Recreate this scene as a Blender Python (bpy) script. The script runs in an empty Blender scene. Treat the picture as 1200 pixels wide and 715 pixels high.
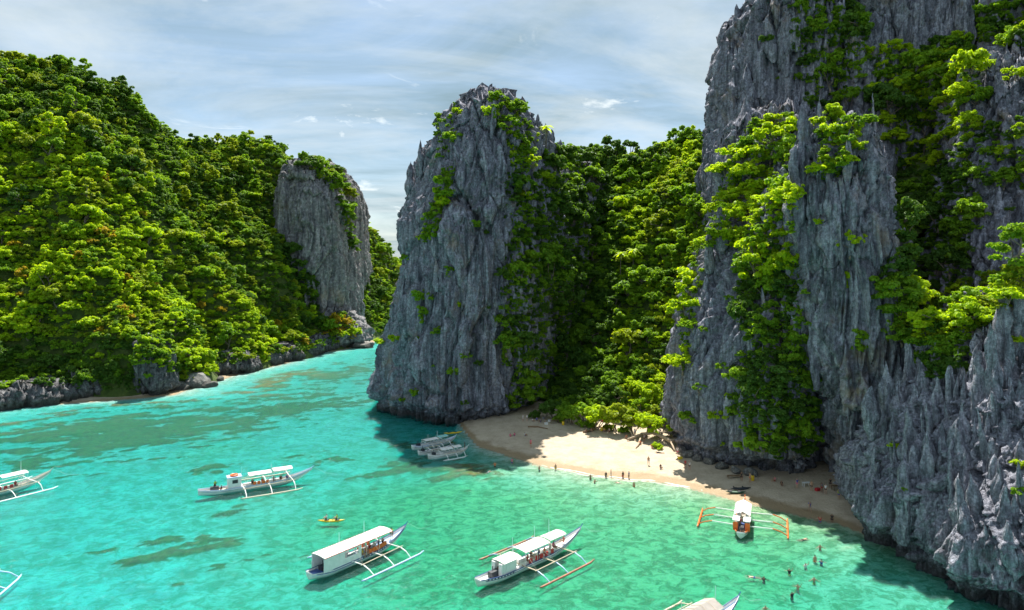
import bpy, bmesh, math, random, time
import numpy as np
from mathutils import Vector, Matrix
from mathutils.bvhtree import BVHTree

T0 = time.time()
random.seed(7)
RNG = np.random.default_rng(11)
SC = bpy.context.scene
COL = SC.collection

# ------------------------------------------------------------------ camera
F_PX, CAM_H, HOR = 800.0, 40.0, 310.0        # photo pixels (1200 wide), drone height, horizon row
cam_d = bpy.data.cameras.new('camera')
cam = bpy.data.objects.new('camera', cam_d)
COL.objects.link(cam)
cam.location = (0, 0, CAM_H)
cam.rotation_euler = (math.radians(90), 0, 0)
cam_d.sensor_width = 36.0
cam_d.lens = 24.0
cam_d.shift_y = -(357.5 - HOR) / 1200.0
cam_d.clip_end = 6000
SC.camera = cam

# ------------------------------------------------------------------ sky, sun, exposure
SUN_AZ = math.radians(1)      # from +Y, towards -X
SUN_EL = math.radians(60)
w = bpy.data.worlds.new('World')
SC.world = w
w.use_nodes = True
nt = w.node_tree
nt.nodes.clear()
def N(tree, typ, **kw):
    n = tree.nodes.new(typ)
    for k, v in kw.items():
        if k == 'inp':
            for a, b in v.items():
                n.inputs[a].default_value = b
        else:
            setattr(n, k, v)
    return n
def L(tree, a, b):
    tree.links.new(a, b)
def ramp(tree, stops, interp='LINEAR'):
    r = tree.nodes.new('ShaderNodeValToRGB')
    r.color_ramp.interpolation = interp
    e = r.color_ramp.elements
    while len(e) > 1:
        e.remove(e[0])
    e[0].position = stops[0][0]; e[0].color = (*stops[0][1], 1)
    for p, c in stops[1:]:
        k = e.new(p); k.color = (*c, 1)
    return r
g3 = lambda v: (v, v, v)
sky = N(nt, 'ShaderNodeTexSky', sky_type='NISHITA', sun_disc=False, sun_elevation=SUN_EL,
        sun_rotation=SUN_AZ, altitude=10, air_density=1.0, dust_density=1.0, ozone_density=2.0)
tc = N(nt, 'ShaderNodeTexCoord')
sep = N(nt, 'ShaderNodeSeparateXYZ'); L(nt, tc.outputs['Generated'], sep.inputs[0])
zc = N(nt, 'ShaderNodeMath', operation='ADD', inp={1: 0.16}); L(nt, sep.outputs[2], zc.inputs[0])
zm = N(nt, 'ShaderNodeMath', operation='MAXIMUM', inp={1: 0.05}); L(nt, zc.outputs[0], zm.inputs[0])
dx = N(nt, 'ShaderNodeMath', operation='DIVIDE'); L(nt, sep.outputs[0], dx.inputs[0]); L(nt, zm.outputs[0], dx.inputs[1])
dy = N(nt, 'ShaderNodeMath', operation='DIVIDE'); L(nt, sep.outputs[1], dy.inputs[0]); L(nt, zm.outputs[0], dy.inputs[1])
cmb = N(nt, 'ShaderNodeCombineXYZ'); L(nt, dx.outputs[0], cmb.inputs[0]); L(nt, dy.outputs[0], cmb.inputs[1])
mp = N(nt, 'ShaderNodeMapping'); mp.inputs['Rotation'].default_value = (0, 0, 0.45); mp.inputs['Scale'].default_value = (0.7, 1.15, 1)
L(nt, cmb.outputs[0], mp.inputs[0])
n1 = N(nt, 'ShaderNodeTexNoise', inp={'Scale': 1.25, 'Detail': 9, 'Roughness': 0.6, 'Distortion': 0.7}); L(nt, mp.outputs[0], n1.inputs['Vector'])
r1 = ramp(nt, [(0.30, g3(0.4)), (0.47, g3(0.65)), (0.66, g3(0.95))]); L(nt, n1.outputs['Fac'], r1.inputs[0])
n2 = N(nt, 'ShaderNodeTexNoise', inp={'Scale': 2.3, 'Detail': 9, 'Roughness': 0.6, 'Distortion': 0.6}); L(nt, cmb.outputs[0], n2.inputs['Vector'])
r2 = ramp(nt, [(0.60, g3(0)), (0.74, g3(0.9))]); L(nt, n2.outputs['Fac'], r2.inputs[0])
mixc = N(nt, 'ShaderNodeMix', data_type='RGBA'); mixc.inputs['B'].default_value = (1.5, 2.2, 2.55, 1)
L(nt, r1.outputs[0], mixc.inputs['Factor']); L(nt, sky.outputs[0], mixc.inputs['A'])
mixd = N(nt, 'ShaderNodeMix', data_type='RGBA'); mixd.inputs['B'].default_value = (7.4, 7.6, 7.4, 1)
L(nt, r2.outputs[0], mixd.inputs['Factor']); L(nt, mixc.outputs['Result'], mixd.inputs['A'])
n3_ = N(nt, 'ShaderNodeTexNoise', inp={'Scale': 0.75, 'Detail': 10, 'Roughness': 0.62, 'Distortion': 1.2}); L(nt, mp.outputs[0], n3_.inputs['Vector'])
r3_ = ramp(nt, [(0.42, g3(0)), (0.70, g3(0.8))]); L(nt, n3_.outputs['Fac'], r3_.inputs[0])
mixe = N(nt, 'ShaderNodeMix', data_type='RGBA'); mixe.inputs['B'].default_value = (4.2, 4.6, 4.7, 1)
L(nt, r3_.outputs[0], mixe.inputs['Factor']); L(nt, mixc.outputs['Result'], mixe.inputs['A']); L(nt, mixe.outputs['Result'], mixd.inputs['A'])
bg = N(nt, 'ShaderNodeBackground', inp={'Strength': 0.10}); L(nt, mixd.outputs['Result'], bg.inputs['Color'])
wo = N(nt, 'ShaderNodeOutputWorld'); L(nt, bg.outputs[0], wo.inputs['Surface'])

sd = bpy.data.lights.new('sun', 'SUN')
sd.energy = 5.0; sd.angle = math.radians(0.5); sd.color = (1.0, 0.95, 0.86)
sun = bpy.data.objects.new('sun', sd); COL.objects.link(sun)
to_sun = Vector((math.sin(SUN_AZ) * math.cos(SUN_EL), math.cos(SUN_AZ) * math.cos(SUN_EL), math.sin(SUN_EL)))
sun.rotation_euler = to_sun.to_track_quat('Z', 'Y').to_euler()
sun.location = (0, 0, 300)

SC.view_settings.view_transform = 'Standard'
SC.view_settings.look = 'None'
SC.view_settings.exposure = 1.0
SC.view_settings.gamma = 1.0
SC.cycles.max_bounces = 10
SC.cycles.transparent_max_bounces = 16
SC.cycles.volume_bounces = 0
SC.cycles.sample_clamp_indirect = 6.0

# ------------------------------------------------------------------ coordinates
def P3(px, py, d):
    return Vector(((px - 600) / F_PX * d, d, CAM_H - (py - HOR) / F_PX * d))
def G(px, py, z=0.0):
    d = F_PX * (CAM_H - z) / (py - HOR)
    return Vector(((px - 600) / F_PX * d, d, z))
def to_px(p):
    return (600 + p[0] / p[1] * F_PX, HOR + (CAM_H - p[2]) / p[1] * F_PX)

# ------------------------------------------------------------------ numpy noise
def _hash(ix, iy, iz, seed):
    h = (ix.astype(np.int64) * 374761393 + iy.astype(np.int64) * 668265263 + iz.astype(np.int64) * 2147483647 + seed * 974711) & 0xFFFFFFFF
    h = ((h ^ (h >> 13)) * 1274126177) & 0xFFFFFFFF
    h = ((h ^ (h >> 16)) * 2246822519) & 0xFFFFFFFF
    return (h ^ (h >> 15)) & 0xFFFFFFFF
_GR = np.random.default_rng(3).normal(size=(256, 3)); _GR /= np.linalg.norm(_GR, axis=1)[:, None]
def pnoise(P, seed=0):
    i = np.floor(P).astype(np.int64); f = P - i
    u = f * f * f * (f * (f * 6 - 15) + 10)
    out = 0
    for a in (0, 1):
        for b in (0, 1):
            for c in (0, 1):
                g = _GR[_hash(i[:, 0] + a, i[:, 1] + b, i[:, 2] + c, seed) & 255]
                d = (g[:, 0] * (f[:, 0] - a) + g[:, 1] * (f[:, 1] - b) + g[:, 2] * (f[:, 2] - c))
                wt = (u[:, 0] if a else 1 - u[:, 0]) * (u[:, 1] if b else 1 - u[:, 1]) * (u[:, 2] if c else 1 - u[:, 2])
                out = out + d * wt
    return out * 1.5
def fbm(P, seed=0, oct=4, gain=0.5):
    o, a, s = 0, 1.0, 1.0
    for k in range(oct):
        o = o + a * pnoise(P * s, seed + k); a *= gain; s *= 2.03
    return o
def worley(P, seed=0):
    i = np.floor(P).astype(np.int64)
    f1 = np.full(len(P), 9.0); f2 = np.full(len(P), 9.0)
    rz = np.zeros(len(P)); cid = np.zeros(len(P))
    for a in (-1, 0, 1):
        for b in (-1, 0, 1):
            for c in (-1, 0, 1):
                cx, cy, cz = i[:, 0] + a, i[:, 1] + b, i[:, 2] + c
                h = _hash(cx, cy, cz, seed)
                jx = (h & 1023) / 1023.0; jy = ((h >> 10) & 1023) / 1023.0; jz = ((h >> 20) & 1023) / 1023.0
                ddx, ddy, ddz = P[:, 0] - cx - jx, P[:, 1] - cy - jy, P[:, 2] - cz - jz
                d = ddx * ddx + ddy * ddy + ddz * ddz
                n = d < f1
                f2 = np.where(n, f1, np.minimum(f2, d))
                rz = np.where(n, ddz, rz)
                cid = np.where(n, ((h * 2654435761) & 0xFFFF) / 65535.0, cid)
                f1 = np.where(n, d, f1)
    return np.sqrt(f1), np.sqrt(f2), cid, rz

# ------------------------------------------------------------------ mesh helpers
def mesh_np(name, V, Fc, smooth=False):
    me = bpy.data.meshes.new(name)
    V = np.asarray(V, dtype=np.float32)
    Fc = np.asarray(Fc, dtype=np.int32)
    n, k = Fc.shape
    me.vertices.add(len(V)); me.vertices.foreach_set('co', V.ravel())
    me.loops.add(n * k); me.loops.foreach_set('vertex_index', Fc.ravel())
    me.polygons.add(n)
    me.polygons.foreach_set('loop_start', np.arange(0, n * k, k, dtype=np.int32))
    me.polygons.foreach_set('loop_total', np.full(n, k, dtype=np.int32))
    if smooth:
        me.polygons.foreach_set('use_smooth', np.ones(n, dtype=bool))
    me.update(calc_edges=True)
    return me
def link(name, me, parent=None, mat=None):
    o = bpy.data.objects.new(name, me)
    COL.objects.link(o)
    if mat is not None and me is not None and len(me.materials) == 0:
        me.materials.append(mat)
    if parent is not None:
        o.parent = parent
    return o
def tag(o, label=None, cat=None, group=None, kind=None):
    if label: o['label'] = label
    if cat: o['category'] = cat
    if group: o['group'] = group
    if kind: o['kind'] = kind
    return o
def empty(name, loc=(0, 0, 0), rz=0.0, scale=1.0):
    o = bpy.data.objects.new(name, None)
    COL.objects.link(o); o.location = loc; o.rotation_euler = (0, 0, rz); o.scale = (scale,) * 3
    o.empty_display_size = 0.3
    return o
def set_mat(o, m):
    if len(o.data.materials) == 0:
        o.data.materials.append(m)
    o.material_slots[0].link = 'OBJECT'
    o.material_slots[0].material = m

class MB:
    """collects simple shapes of ONE part into one mesh"""
    def __init__(s): s.v = []; s.f = []
    def add(s, v, f):
        o = len(s.v); s.v += [tuple(p) for p in v]; s.f += [tuple(i + o for i in q) for q in f]; return s
    def box(s, x0, x1, y0, y1, z0, z1, b=0.0):
        v = [(x, y, z) for z in (z0, z1) for y in (y0, y1) for x in (x0, x1)]
        return s.add(v, [(0, 2, 3, 1), (4, 5, 7, 6), (0, 1, 5, 4), (2, 6, 7, 3), (0, 4, 6, 2), (1, 3, 7, 5)])
    def tube(s, pts, r, n=8, close=True):
        pts = [Vector(p) for p in pts]
        rs = r if isinstance(r, (list, tuple)) else [r] * len(pts)
        vs, fs = [], []
        for k, p in enumerate(pts):
            t = (pts[min(k + 1, len(pts) - 1)] - pts[max(k - 1, 0)])
            t = t.normalized() if t.length > 1e-6 else Vector((0, 0, 1))
            a = t.cross(Vector((0, 0, 1)) if abs(t.z) < 0.9 else Vector((1, 0, 0))).normalized(); b = t.cross(a)
            for j in range(n):
                q = 2 * math.pi * j / n
                vs.append(p + (a * math.cos(q) + b * math.sin(q)) * rs[k])
        for k in range(len(pts) - 1):
            for j in range(n):
                fs.append((k * n + j, k * n + (j + 1) % n, (k + 1) * n + (j + 1) % n, (k + 1) * n + j))
        if close:
            fs.append(tuple(range(n - 1, -1, -1))); fs.append(tuple((len(pts) - 1) * n + j for j in range(n)))
        return s.add(vs, fs)
    def prism(s, poly, y0, y1):   # polygon in x,z extruded along y
        n = len(poly)
        v = [(x, y0, z) for x, z in poly] + [(x, y1, z) for x, z in poly]
        f = [tuple(range(n)), tuple(range(2 * n - 1, n - 1, -1))] + [(i, i + n, (i + 1) % n + n, (i + 1) % n) for i in range(n)]
        return s.add(v, f)
    def build(s, name, mat, parent=None, smooth=False):
        me = bpy.data.meshes.new(name)
        me.from_pydata([tuple(p) for p in s.v], [], s.f)
        bm = bmesh.new(); bm.from_mesh(me); bmesh.ops.recalc_face_normals(bm, faces=bm.faces); bm.to_mesh(me); bm.free()
        if smooth:
            for p in me.polygons: p.use_smooth = True
        return link(name, me, parent, mat)

# ------------------------------------------------------------------ materials
def new_mat(name):
    m = bpy.data.materials.new(name); m.use_nodes = True
    t = m.node_tree; t.nodes.clear()
    o = t.nodes.new('ShaderNodeOutputMaterial')
    return m, t, o
def paint(name, col, rough=0.55, var=0.12, scale=6.0, metal=0.0, wear=None):
    m, t, o = new_mat(name)
    b = N(t, 'ShaderNodeBsdfPrincipled', inp={'Roughness': rough, 'Metallic': metal})
    c = N(t, 'ShaderNodeTexCoord')
    n = N(t, 'ShaderNodeTexNoise', inp={'Scale': scale, 'Detail': 5, 'Roughness': 0.65}); L(t, c.outputs['Object'], n.inputs['Vector'])
    k1 = tuple(max(0, x * (1 - var * 1.6)) for x in col); k2 = tuple(min(1, x * (1 + var)) for x in col)
    r = ramp(t, [(0.3, k1), (0.65, k2)]); L(t, n.outputs['Fac'], r.inputs[0])
    last = r.outputs[0]
    if wear:
        n2 = N(t, 'ShaderNodeTexNoise', inp={'Scale': scale * 0.6, 'Detail': 8, 'Roughness': 0.75}); L(t, c.outputs['Object'], n2.inputs['Vector'])
        r2 = ramp(t, [(0.58, g3(0)), (0.72, g3(0.7))]); L(t, n2.outputs['Fac'], r2.inputs[0])
        mx = N(t, 'ShaderNodeMix', data_type='RGBA'); mx.inputs['B'].default_value = (*wear, 1)
        L(t, r2.outputs[0], mx.inputs['Factor']); L(t, last, mx.inputs['A']); last = mx.outputs['Result']
    L(t, last, b.inputs['Base Color']); L(t, b.outputs[0], o.inputs['Surface'])
    return m

def rock_material(name, dark, light, stain=0.5, scale=1.0, ochre=0.5):
    m, t, o = new_mat(name)
    b = N(t, 'ShaderNodeBsdfPrincipled', inp={'Roughness': 0.92, 'Specular IOR Level': 0.2})
    c = N(t, 'ShaderNodeNewGeometry')
    mv = N(t, 'ShaderNodeMapping'); mv.inputs['Scale'].default_value = (0.55 * scale, 0.55 * scale, 0.07 * scale); L(t, c.outputs['Position'], mv.inputs[0])
    n = N(t, 'ShaderNodeTexNoise', inp={'Scale': 1.0, 'Detail': 9, 'Roughness': 0.68, 'Distortion': 0.3}); L(t, mv.outputs[0], n.inputs['Vector'])
    mid = tuple((a + b_) / 2 for a, b_ in zip(dark, light))
    r = ramp(t, [(0.28, dark), (0.5, mid), (0.7, light)]); L(t, n.outputs['Fac'], r.inputs[0])
    # fine lichen mottling, colour contrast raised to stand in for directional light
    nf = N(t, 'ShaderNodeTexNoise', inp={'Scale': 1.6 * scale, 'Detail': 8, 'Roughness': 0.75}); L(t, c.outputs['Position'], nf.inputs['Vector'])
    rf = ramp(t, [(0.32, g3(0.32)), (0.5, g3(0.85)), (0.68, g3(1.55))]); L(t, nf.outputs['Fac'], rf.inputs[0])
    mu = N(t, 'ShaderNodeMix', data_type='RGBA', blend_type='MULTIPLY'); mu.inputs['Factor'].default_value = 1
    L(t, r.outputs[0], mu.inputs['A']); L(t, rf.outputs[0], mu.inputs['B'])
    # dark water streaks
    ms = N(t, 'ShaderNodeMapping'); ms.inputs['Scale'].default_value = (1.3 * scale, 1.3 * scale, 0.045 * scale); L(t, c.outputs['Position'], ms.inputs[0])
    ns = N(t, 'ShaderNodeTexNoise', inp={'Scale': 1.0, 'Detail': 5, 'Roughness': 0.55}); L(t, ms.outputs[0], ns.inputs['Vector'])
    rs = ramp(t, [(0.50, g3(0)), (0.66, g3(stain))]); L(t, ns.outputs['Fac'], rs.inputs[0])
    m2 = N(t, 'ShaderNodeMix', data_type='RGBA'); m2.inputs['B'].default_value = (dark[0] * 0.35, dark[1] * 0.36, dark[2] * 0.38, 1)
    L(t, rs.outputs[0], m2.inputs['Factor']); L(t, mu.outputs['Result'], m2.inputs['A'])
    # ochre / mossy patches
    no = N(t, 'ShaderNodeTexNoise', inp={'Scale': 0.11 * scale, 'Detail': 6, 'Roughness': 0.7}); L(t, c.outputs['Position'], no.inputs['Vector'])
    ro = ramp(t, [(0.56, g3(0)), (0.70, g3(ochre))]); L(t, no.outputs['Fac'], ro.inputs[0])
    m3 = N(t, 'ShaderNodeMix', data_type='RGBA'); m3.inputs['B'].default_value = (0.30, 0.22, 0.13, 1)
    L(t, ro.outputs[0], m3.inputs['Factor']); L(t, m2.outputs['Result'], m3.inputs['A'])
    # algae band in the tidal notch
    sp = N(t, 'ShaderNodeSeparateXYZ'); L(t, c.outputs['Position'], sp.inputs[0])
    na = N(t, 'ShaderNodeMath', operation='MULTIPLY_ADD', inp={1: 2.6, 2: -1.3}); L(t, nf.outputs['Fac'], na.inputs[0])
    za = N(t, 'ShaderNodeMath', operation='ADD'); L(t, sp.outputs[2], za.inputs[0]); L(t, na.outputs[0], za.inputs[1])
    mr = N(t, 'ShaderNodeMapRange', inp={'From Min': 0.8, 'From Max': 3.0, 'To Min': 0.8, 'To Max': 0.0}); L(t, za.outputs[0], mr.inputs[0])
    m4 = N(t, 'ShaderNodeMix', data_type='RGBA'); m4.inputs['B'].default_value = (0.045, 0.04, 0.034, 1)
    L(t, mr.outputs[0], m4.inputs['Factor']); L(t, m3.outputs['Result'], m4.inputs['A'])
    L(t, m4.outputs['Result'], b.inputs['Base Color'])
    nb = N(t, 'ShaderNodeTexNoise', inp={'Scale': 3.2 * scale, 'Detail': 8, 'Roughness': 0.7}); L(t, mv.outputs[0], nb.inputs['Vector'])
    bu = N(t, 'ShaderNodeBump', inp={'Strength': 0.9, 'Distance': 0.35}); L(t, nb.outputs['Fac'], bu.inputs['Height'])
    nb2 = N(t, 'ShaderNodeTexVoronoi', inp={'Scale': 1.1 * scale}); nb2.feature = 'DISTANCE_TO_EDGE'
    mv2 = N(t, 'ShaderNodeMapping'); mv2.inputs['Scale'].default_value = (1, 1, 0.3); L(t, c.outputs['Position'], mv2.inputs[0])
    L(t, mv2.outputs[0], nb2.inputs['Vector'])
    cl = N(t, 'ShaderNodeMath', operation='MINIMUM', inp={1: 0.14}); L(t, nb2.outputs['Distance'], cl.inputs[0])
    bu2 = N(t, 'ShaderNodeBump', inp={'Strength': 0.6, 'Distance': 0.9}); L(t, cl.outputs[0], bu2.inputs['Height']); L(t, bu.outputs[0], bu2.inputs['Normal'])
    L(t, bu2.outputs[0], b.inputs['Normal'])
    L(t, b.outputs[0], o.inputs['Surface'])
    return m
M_ROCK = rock_material('limestone', (0.078, 0.083, 0.108), (0.41, 0.42, 0.50), 0.7)
M_ROCK_FAR = rock_material('limestone_pale', (0.115, 0.115, 0.125), (0.40, 0.39, 0.40), stain=0.75, scale=0.5, ochre=0.45)
M_ROCK_NEAR = rock_material('limestone_karst', (0.10, 0.105, 0.135), (0.52, 0.53, 0.62), stain=0.55, scale=1.6, ochre=0.15)
M_ROCK_DARK = rock_material('limestone_shore', (0.05, 0.052, 0.06), (0.26, 0.26, 0.27), 0.7, 1.0, 0.5)
M_BOULDER = rock_material('boulder_stone', (0.18, 0.18, 0.18), (0.5, 0.49, 0.46), stain=0.3, scale=2.0, ochre=0.5)

def foliage_mat(name, c1, c2, trans=0.45):
    m, t, o = new_mat(name)
    oi = N(t, 'ShaderNodeObjectInfo')
    ge = N(t, 'ShaderNodeNewGeometry')
    ad = N(t, 'ShaderNodeMath', operation='MULTIPLY_ADD', inp={1: 0.55, 2: 0.0}); L(t, ge.outputs['Random Per Island'], ad.inputs[0])
    ad2 = N(t, 'ShaderNodeMath', operation='MULTIPLY_ADD', inp={1: 0.45}); L(t, oi.outputs['Random'], ad2.inputs[0]); L(t, ad.outputs[0], ad2.inputs[2])
    r = ramp(t, [(0.0, c1), (1.0, c2)]); L(t, ad2.outputs[0], r.inputs[0])
    d = N(t, 'ShaderNodeBsdfPrincipled', inp={'Roughness': 0.55, 'Specular IOR Level': 0.25}); L(t, r.outputs[0], d.inputs['Base Color'])
    tr = N(t, 'ShaderNodeBsdfTranslucent')
    hs = N(t, 'ShaderNodeMix', data_type='RGBA', blend_type='MULTIPLY'); hs.inputs['Factor'].default_value = 1; hs.inputs['B'].default_value = (1.65, 1.55, 0.5, 1)
    L(t, r.outputs[0], hs.inputs['A']); L(t, hs.outputs['Result'], tr.inputs['Color'])
    mx = N(t, 'ShaderNodeMixShader', inp={0: trans}); L(t, d.outputs[0], mx.inputs[1]); L(t, tr.outputs[0], mx.inputs[2])
    L(t, mx.outputs[0], o.inputs['Surface'])
    return m
FOL = {
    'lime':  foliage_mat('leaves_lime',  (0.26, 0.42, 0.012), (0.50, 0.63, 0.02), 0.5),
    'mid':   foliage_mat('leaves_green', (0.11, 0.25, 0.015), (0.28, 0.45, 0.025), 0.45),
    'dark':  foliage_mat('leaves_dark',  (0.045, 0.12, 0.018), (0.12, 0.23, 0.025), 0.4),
    'olive': foliage_mat('leaves_olive', (0.19, 0.28, 0.018), (0.36, 0.45, 0.025), 0.45),
    'gold':  foliage_mat('leaves_gold',  (0.34, 0.27, 0.02), (0.52, 0.42, 0.03), 0.45),
}
M_BARK = paint('bark', (0.19, 0.16, 0.12), 0.9, 0.35, 3.0)
M_DEADWOOD = paint('bleached_wood', (0.42, 0.32, 0.22), 0.85, 0.3, 4.0)

def soil_material():
    m, t, o = new_mat('forest_floor')
    b = N(t, 'ShaderNodeBsdfPrincipled', inp={'Roughness': 0.95})
    c = N(t, 'ShaderNodeNewGeometry')
    n = N(t, 'ShaderNodeTexNoise', inp={'Scale': 0.5, 'Detail': 8, 'Roughness': 0.7}); L(t, c.outputs['Position'], n.inputs['Vector'])
    r = ramp(t, [(0.3, (0.025, 0.05, 0.008)), (0.55, (0.07, 0.11, 0.015)), (0.72, (0.14, 0.16, 0.05))]); L(t, n.outputs['Fac'], r.inputs[0])
    bu = N(t, 'ShaderNodeBump', inp={'Strength': 0.8, 'Distance': 0.8}); L(t, n.outputs['Fac'], bu.inputs['Height']); L(t, bu.outputs[0], b.inputs['Normal'])
    L(t, r.outputs[0], b.inputs['Base Color']); L(t, b.outputs[0], o.inputs['Surface'])
    return m
M_SOIL = soil_material()

# ------------------------------------------------------------------ sea floor + beach (one height field, two sheets)
_mb = [G(545, 505), G(560, 521), G(600, 536), G(640, 547), G(700, 557), G(760, 563), G(808, 572), G(860, 585), G(920, 598), G(985, 613), G(1010, 625)]
MAIN_X = np.array([-400, -60, -20, -14] + [p.x for p in _mb] + [56, 62, 90, 400]); MAIN_Y = np.array([900, 320, 200, 176] + [p.y for p in _mb] + [95, 75, 50, -200])
_ls = [G(0, 478), G(60, 474), G(110, 471), G(200, 463), G(270, 441), G(330, 426), G(380, 413), G(430, 405)]
LEFT_Y = np.array([-300, 100, 160] + [p.y for p in _ls] + [352, 380, 430, 900]); LEFT_X = np.array([-420, -205, -160] + [p.x for p in _ls] + [-70, -76, -80, -200])
def ground_z(x, y):
    x = np.asarray(x, float); y = np.asarray(y, float)
    s1 = (y - np.interp(x, MAIN_X, MAIN_Y)) * 0.88
    s1 = np.where(x > 52, np.minimum(s1, 60), s1)
    s1 = np.where(x < -14, -60, s1)
    s2 = (np.interp(y, LEFT_Y, LEFT_X) - x) * 0.9
    s = np.maximum(s1, s2)
    wob = 1.2 * pnoise(np.stack([x * 0.06, y * 0.06, 0 * x], 1), 5) + 0.4 * pnoise(np.stack([x * 0.25, y * 0.25, 0 * x], 1), 6)
    s = s + wob * np.clip(1.2 - np.abs(s) / 40, 0, 1)
    land = 0.075 * np.clip(s, 0, 14) + 0.045 * np.clip(s - 14, 0, 60)
    sea = -0.85 * (1 - np.exp(np.minimum(s, 0) / 38))
    deep = np.clip((y - 330) / 200, 0, 1) * 3.0 + np.clip((60 - y) / 80, 0, 1) * 2
    return np.where(s > 0, land, sea - deep * (s < 0)), s
def gz(x, y):
    return float(ground_z(np.array([x]), np.array([y]))[0][0])

def grid_faces(nx, ny):
    a = np.arange(nx * ny).reshape(ny, nx)
    return np.stack([a[:-1, :-1], a[:-1, 1:], a[1:, 1:], a[1:, :-1]], -1).reshape(-1, 4)
def axis(a, b, step, far, n=14):
    c = np.arange(a, b + step / 2, step)
    o = np.geomspace(step * 2, far, n)
    return np.concatenate([(a - o)[::-1], c, b + o])
gx = axis(-160, 78, 0.8, 2500); gy = axis(60, 350, 0.8, 3500)
X, Y = np.meshgrid(gx, gy)
xf, yf = X.ravel(), Y.ravel()
Z, S = ground_z(xf, yf)
PN = np.stack([xf, yf, 0 * xf], 1)
# coral: streaky patches, thick in the channel on the left, thin elsewhere
ang = math.radians(28)
U = xf * math.cos(ang) + yf * math.sin(ang); Vv = -xf * math.sin(ang) + yf * math.cos(ang)
rn = fbm(np.stack([U * 0.075, Vv * 0.19, 0 * U], 1), 21, 5, 0.66) + 0.6 * fbm(np.stack([U * 0.22, Vv * 0.5, 0 * U], 1), 31, 3)
def blob(px, py, rx, ry, rot=0.0):
    c = G(px, py); dxx, dyy = xf - c.x, yf - c.y
    a = dxx * math.cos(rot) + dyy * math.sin(rot); b = -dxx * math.sin(rot) + dyy * math.cos(rot)
    return np.exp(-(a / rx) ** 2 - (b / ry) ** 2)
zone = 0.24 * blob(170, 490, 48, 30, 0.4) + 0.32 * blob(330, 455, 50, 24, 0.9) + 0.25 * blob(80, 520, 40, 26, 0.4) + 0.30 * blob(480, 545, 12, 10) + 0.24 * blob(225, 650, 14, 9)
zone += 0.05 * blob(640, 590, 26, 22) + 0.24 * blob(400, 430, 40, 25, 0.9) + 0.35 * blob(1012, 650, 3, 5)
for (px, py, r) in [(255, 495, 9), (140, 497, 9), (175, 505, 8), (130, 520, 9), (228, 636, 3.2), (195, 648, 3.2), (262, 545, 4), (265, 592, 3.5), (365, 535, 4), (60, 505, 8), (480, 522, 6), (505, 548, 6), (545, 552, 5), (320, 480, 9), (390, 470, 10), (350, 440, 12), (240, 661, 3)]:
    zone += 0.62 * blob(px, py, r * 1.4, r * 0.8, 0.4)
zone_w = np.clip(zone / 0.22, 0.0, 1)
reef = np.clip((rn * 1.0 * (0.35 + 0.65 * zone_w) + 1.15 * zone - 0.52) * 3.4, 0, 1) * np.clip((-S - 8) / 10, 0, 1)
green = np.clip(0.75 * blob(690, 610, 40, 30) + 0.55 * blob(900, 660, 30, 25) + 0.5 * blob(480, 575, 25, 20) + 0.5 * blob(560, 680, 30, 20) + 0.3 * fbm(PN * 0.05, 51, 3), 0, 1)
Z = Z + np.where(S < 0, reef * 0.36 + 0.06 * pnoise(PN * 0.35, 9) * np.clip(-S / 6, 0, 1), 0.05 * pnoise(PN * 0.3, 9) * np.clip(S / 4, 0, 1))
gV = np.stack([xf, yf, Z], 1); gF = grid_faces(len(gx), len(gy))
fs = S[gF].mean(1)
def sub_mesh(name, V, Fc, keep, attrs=None):
    Fk = Fc[keep]; used = np.unique(Fk); mp_ = np.zeros(len(V), int); mp_[used] = np.arange(len(used))
    me = mesh_np(name, V[used], mp_[Fk], True)
    for an, av in (attrs or {}).items():
        a = me.attributes.new(an, 'FLOAT', 'POINT'); a.data.foreach_set('value', av[used].astype(np.float32))
    return me
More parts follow.
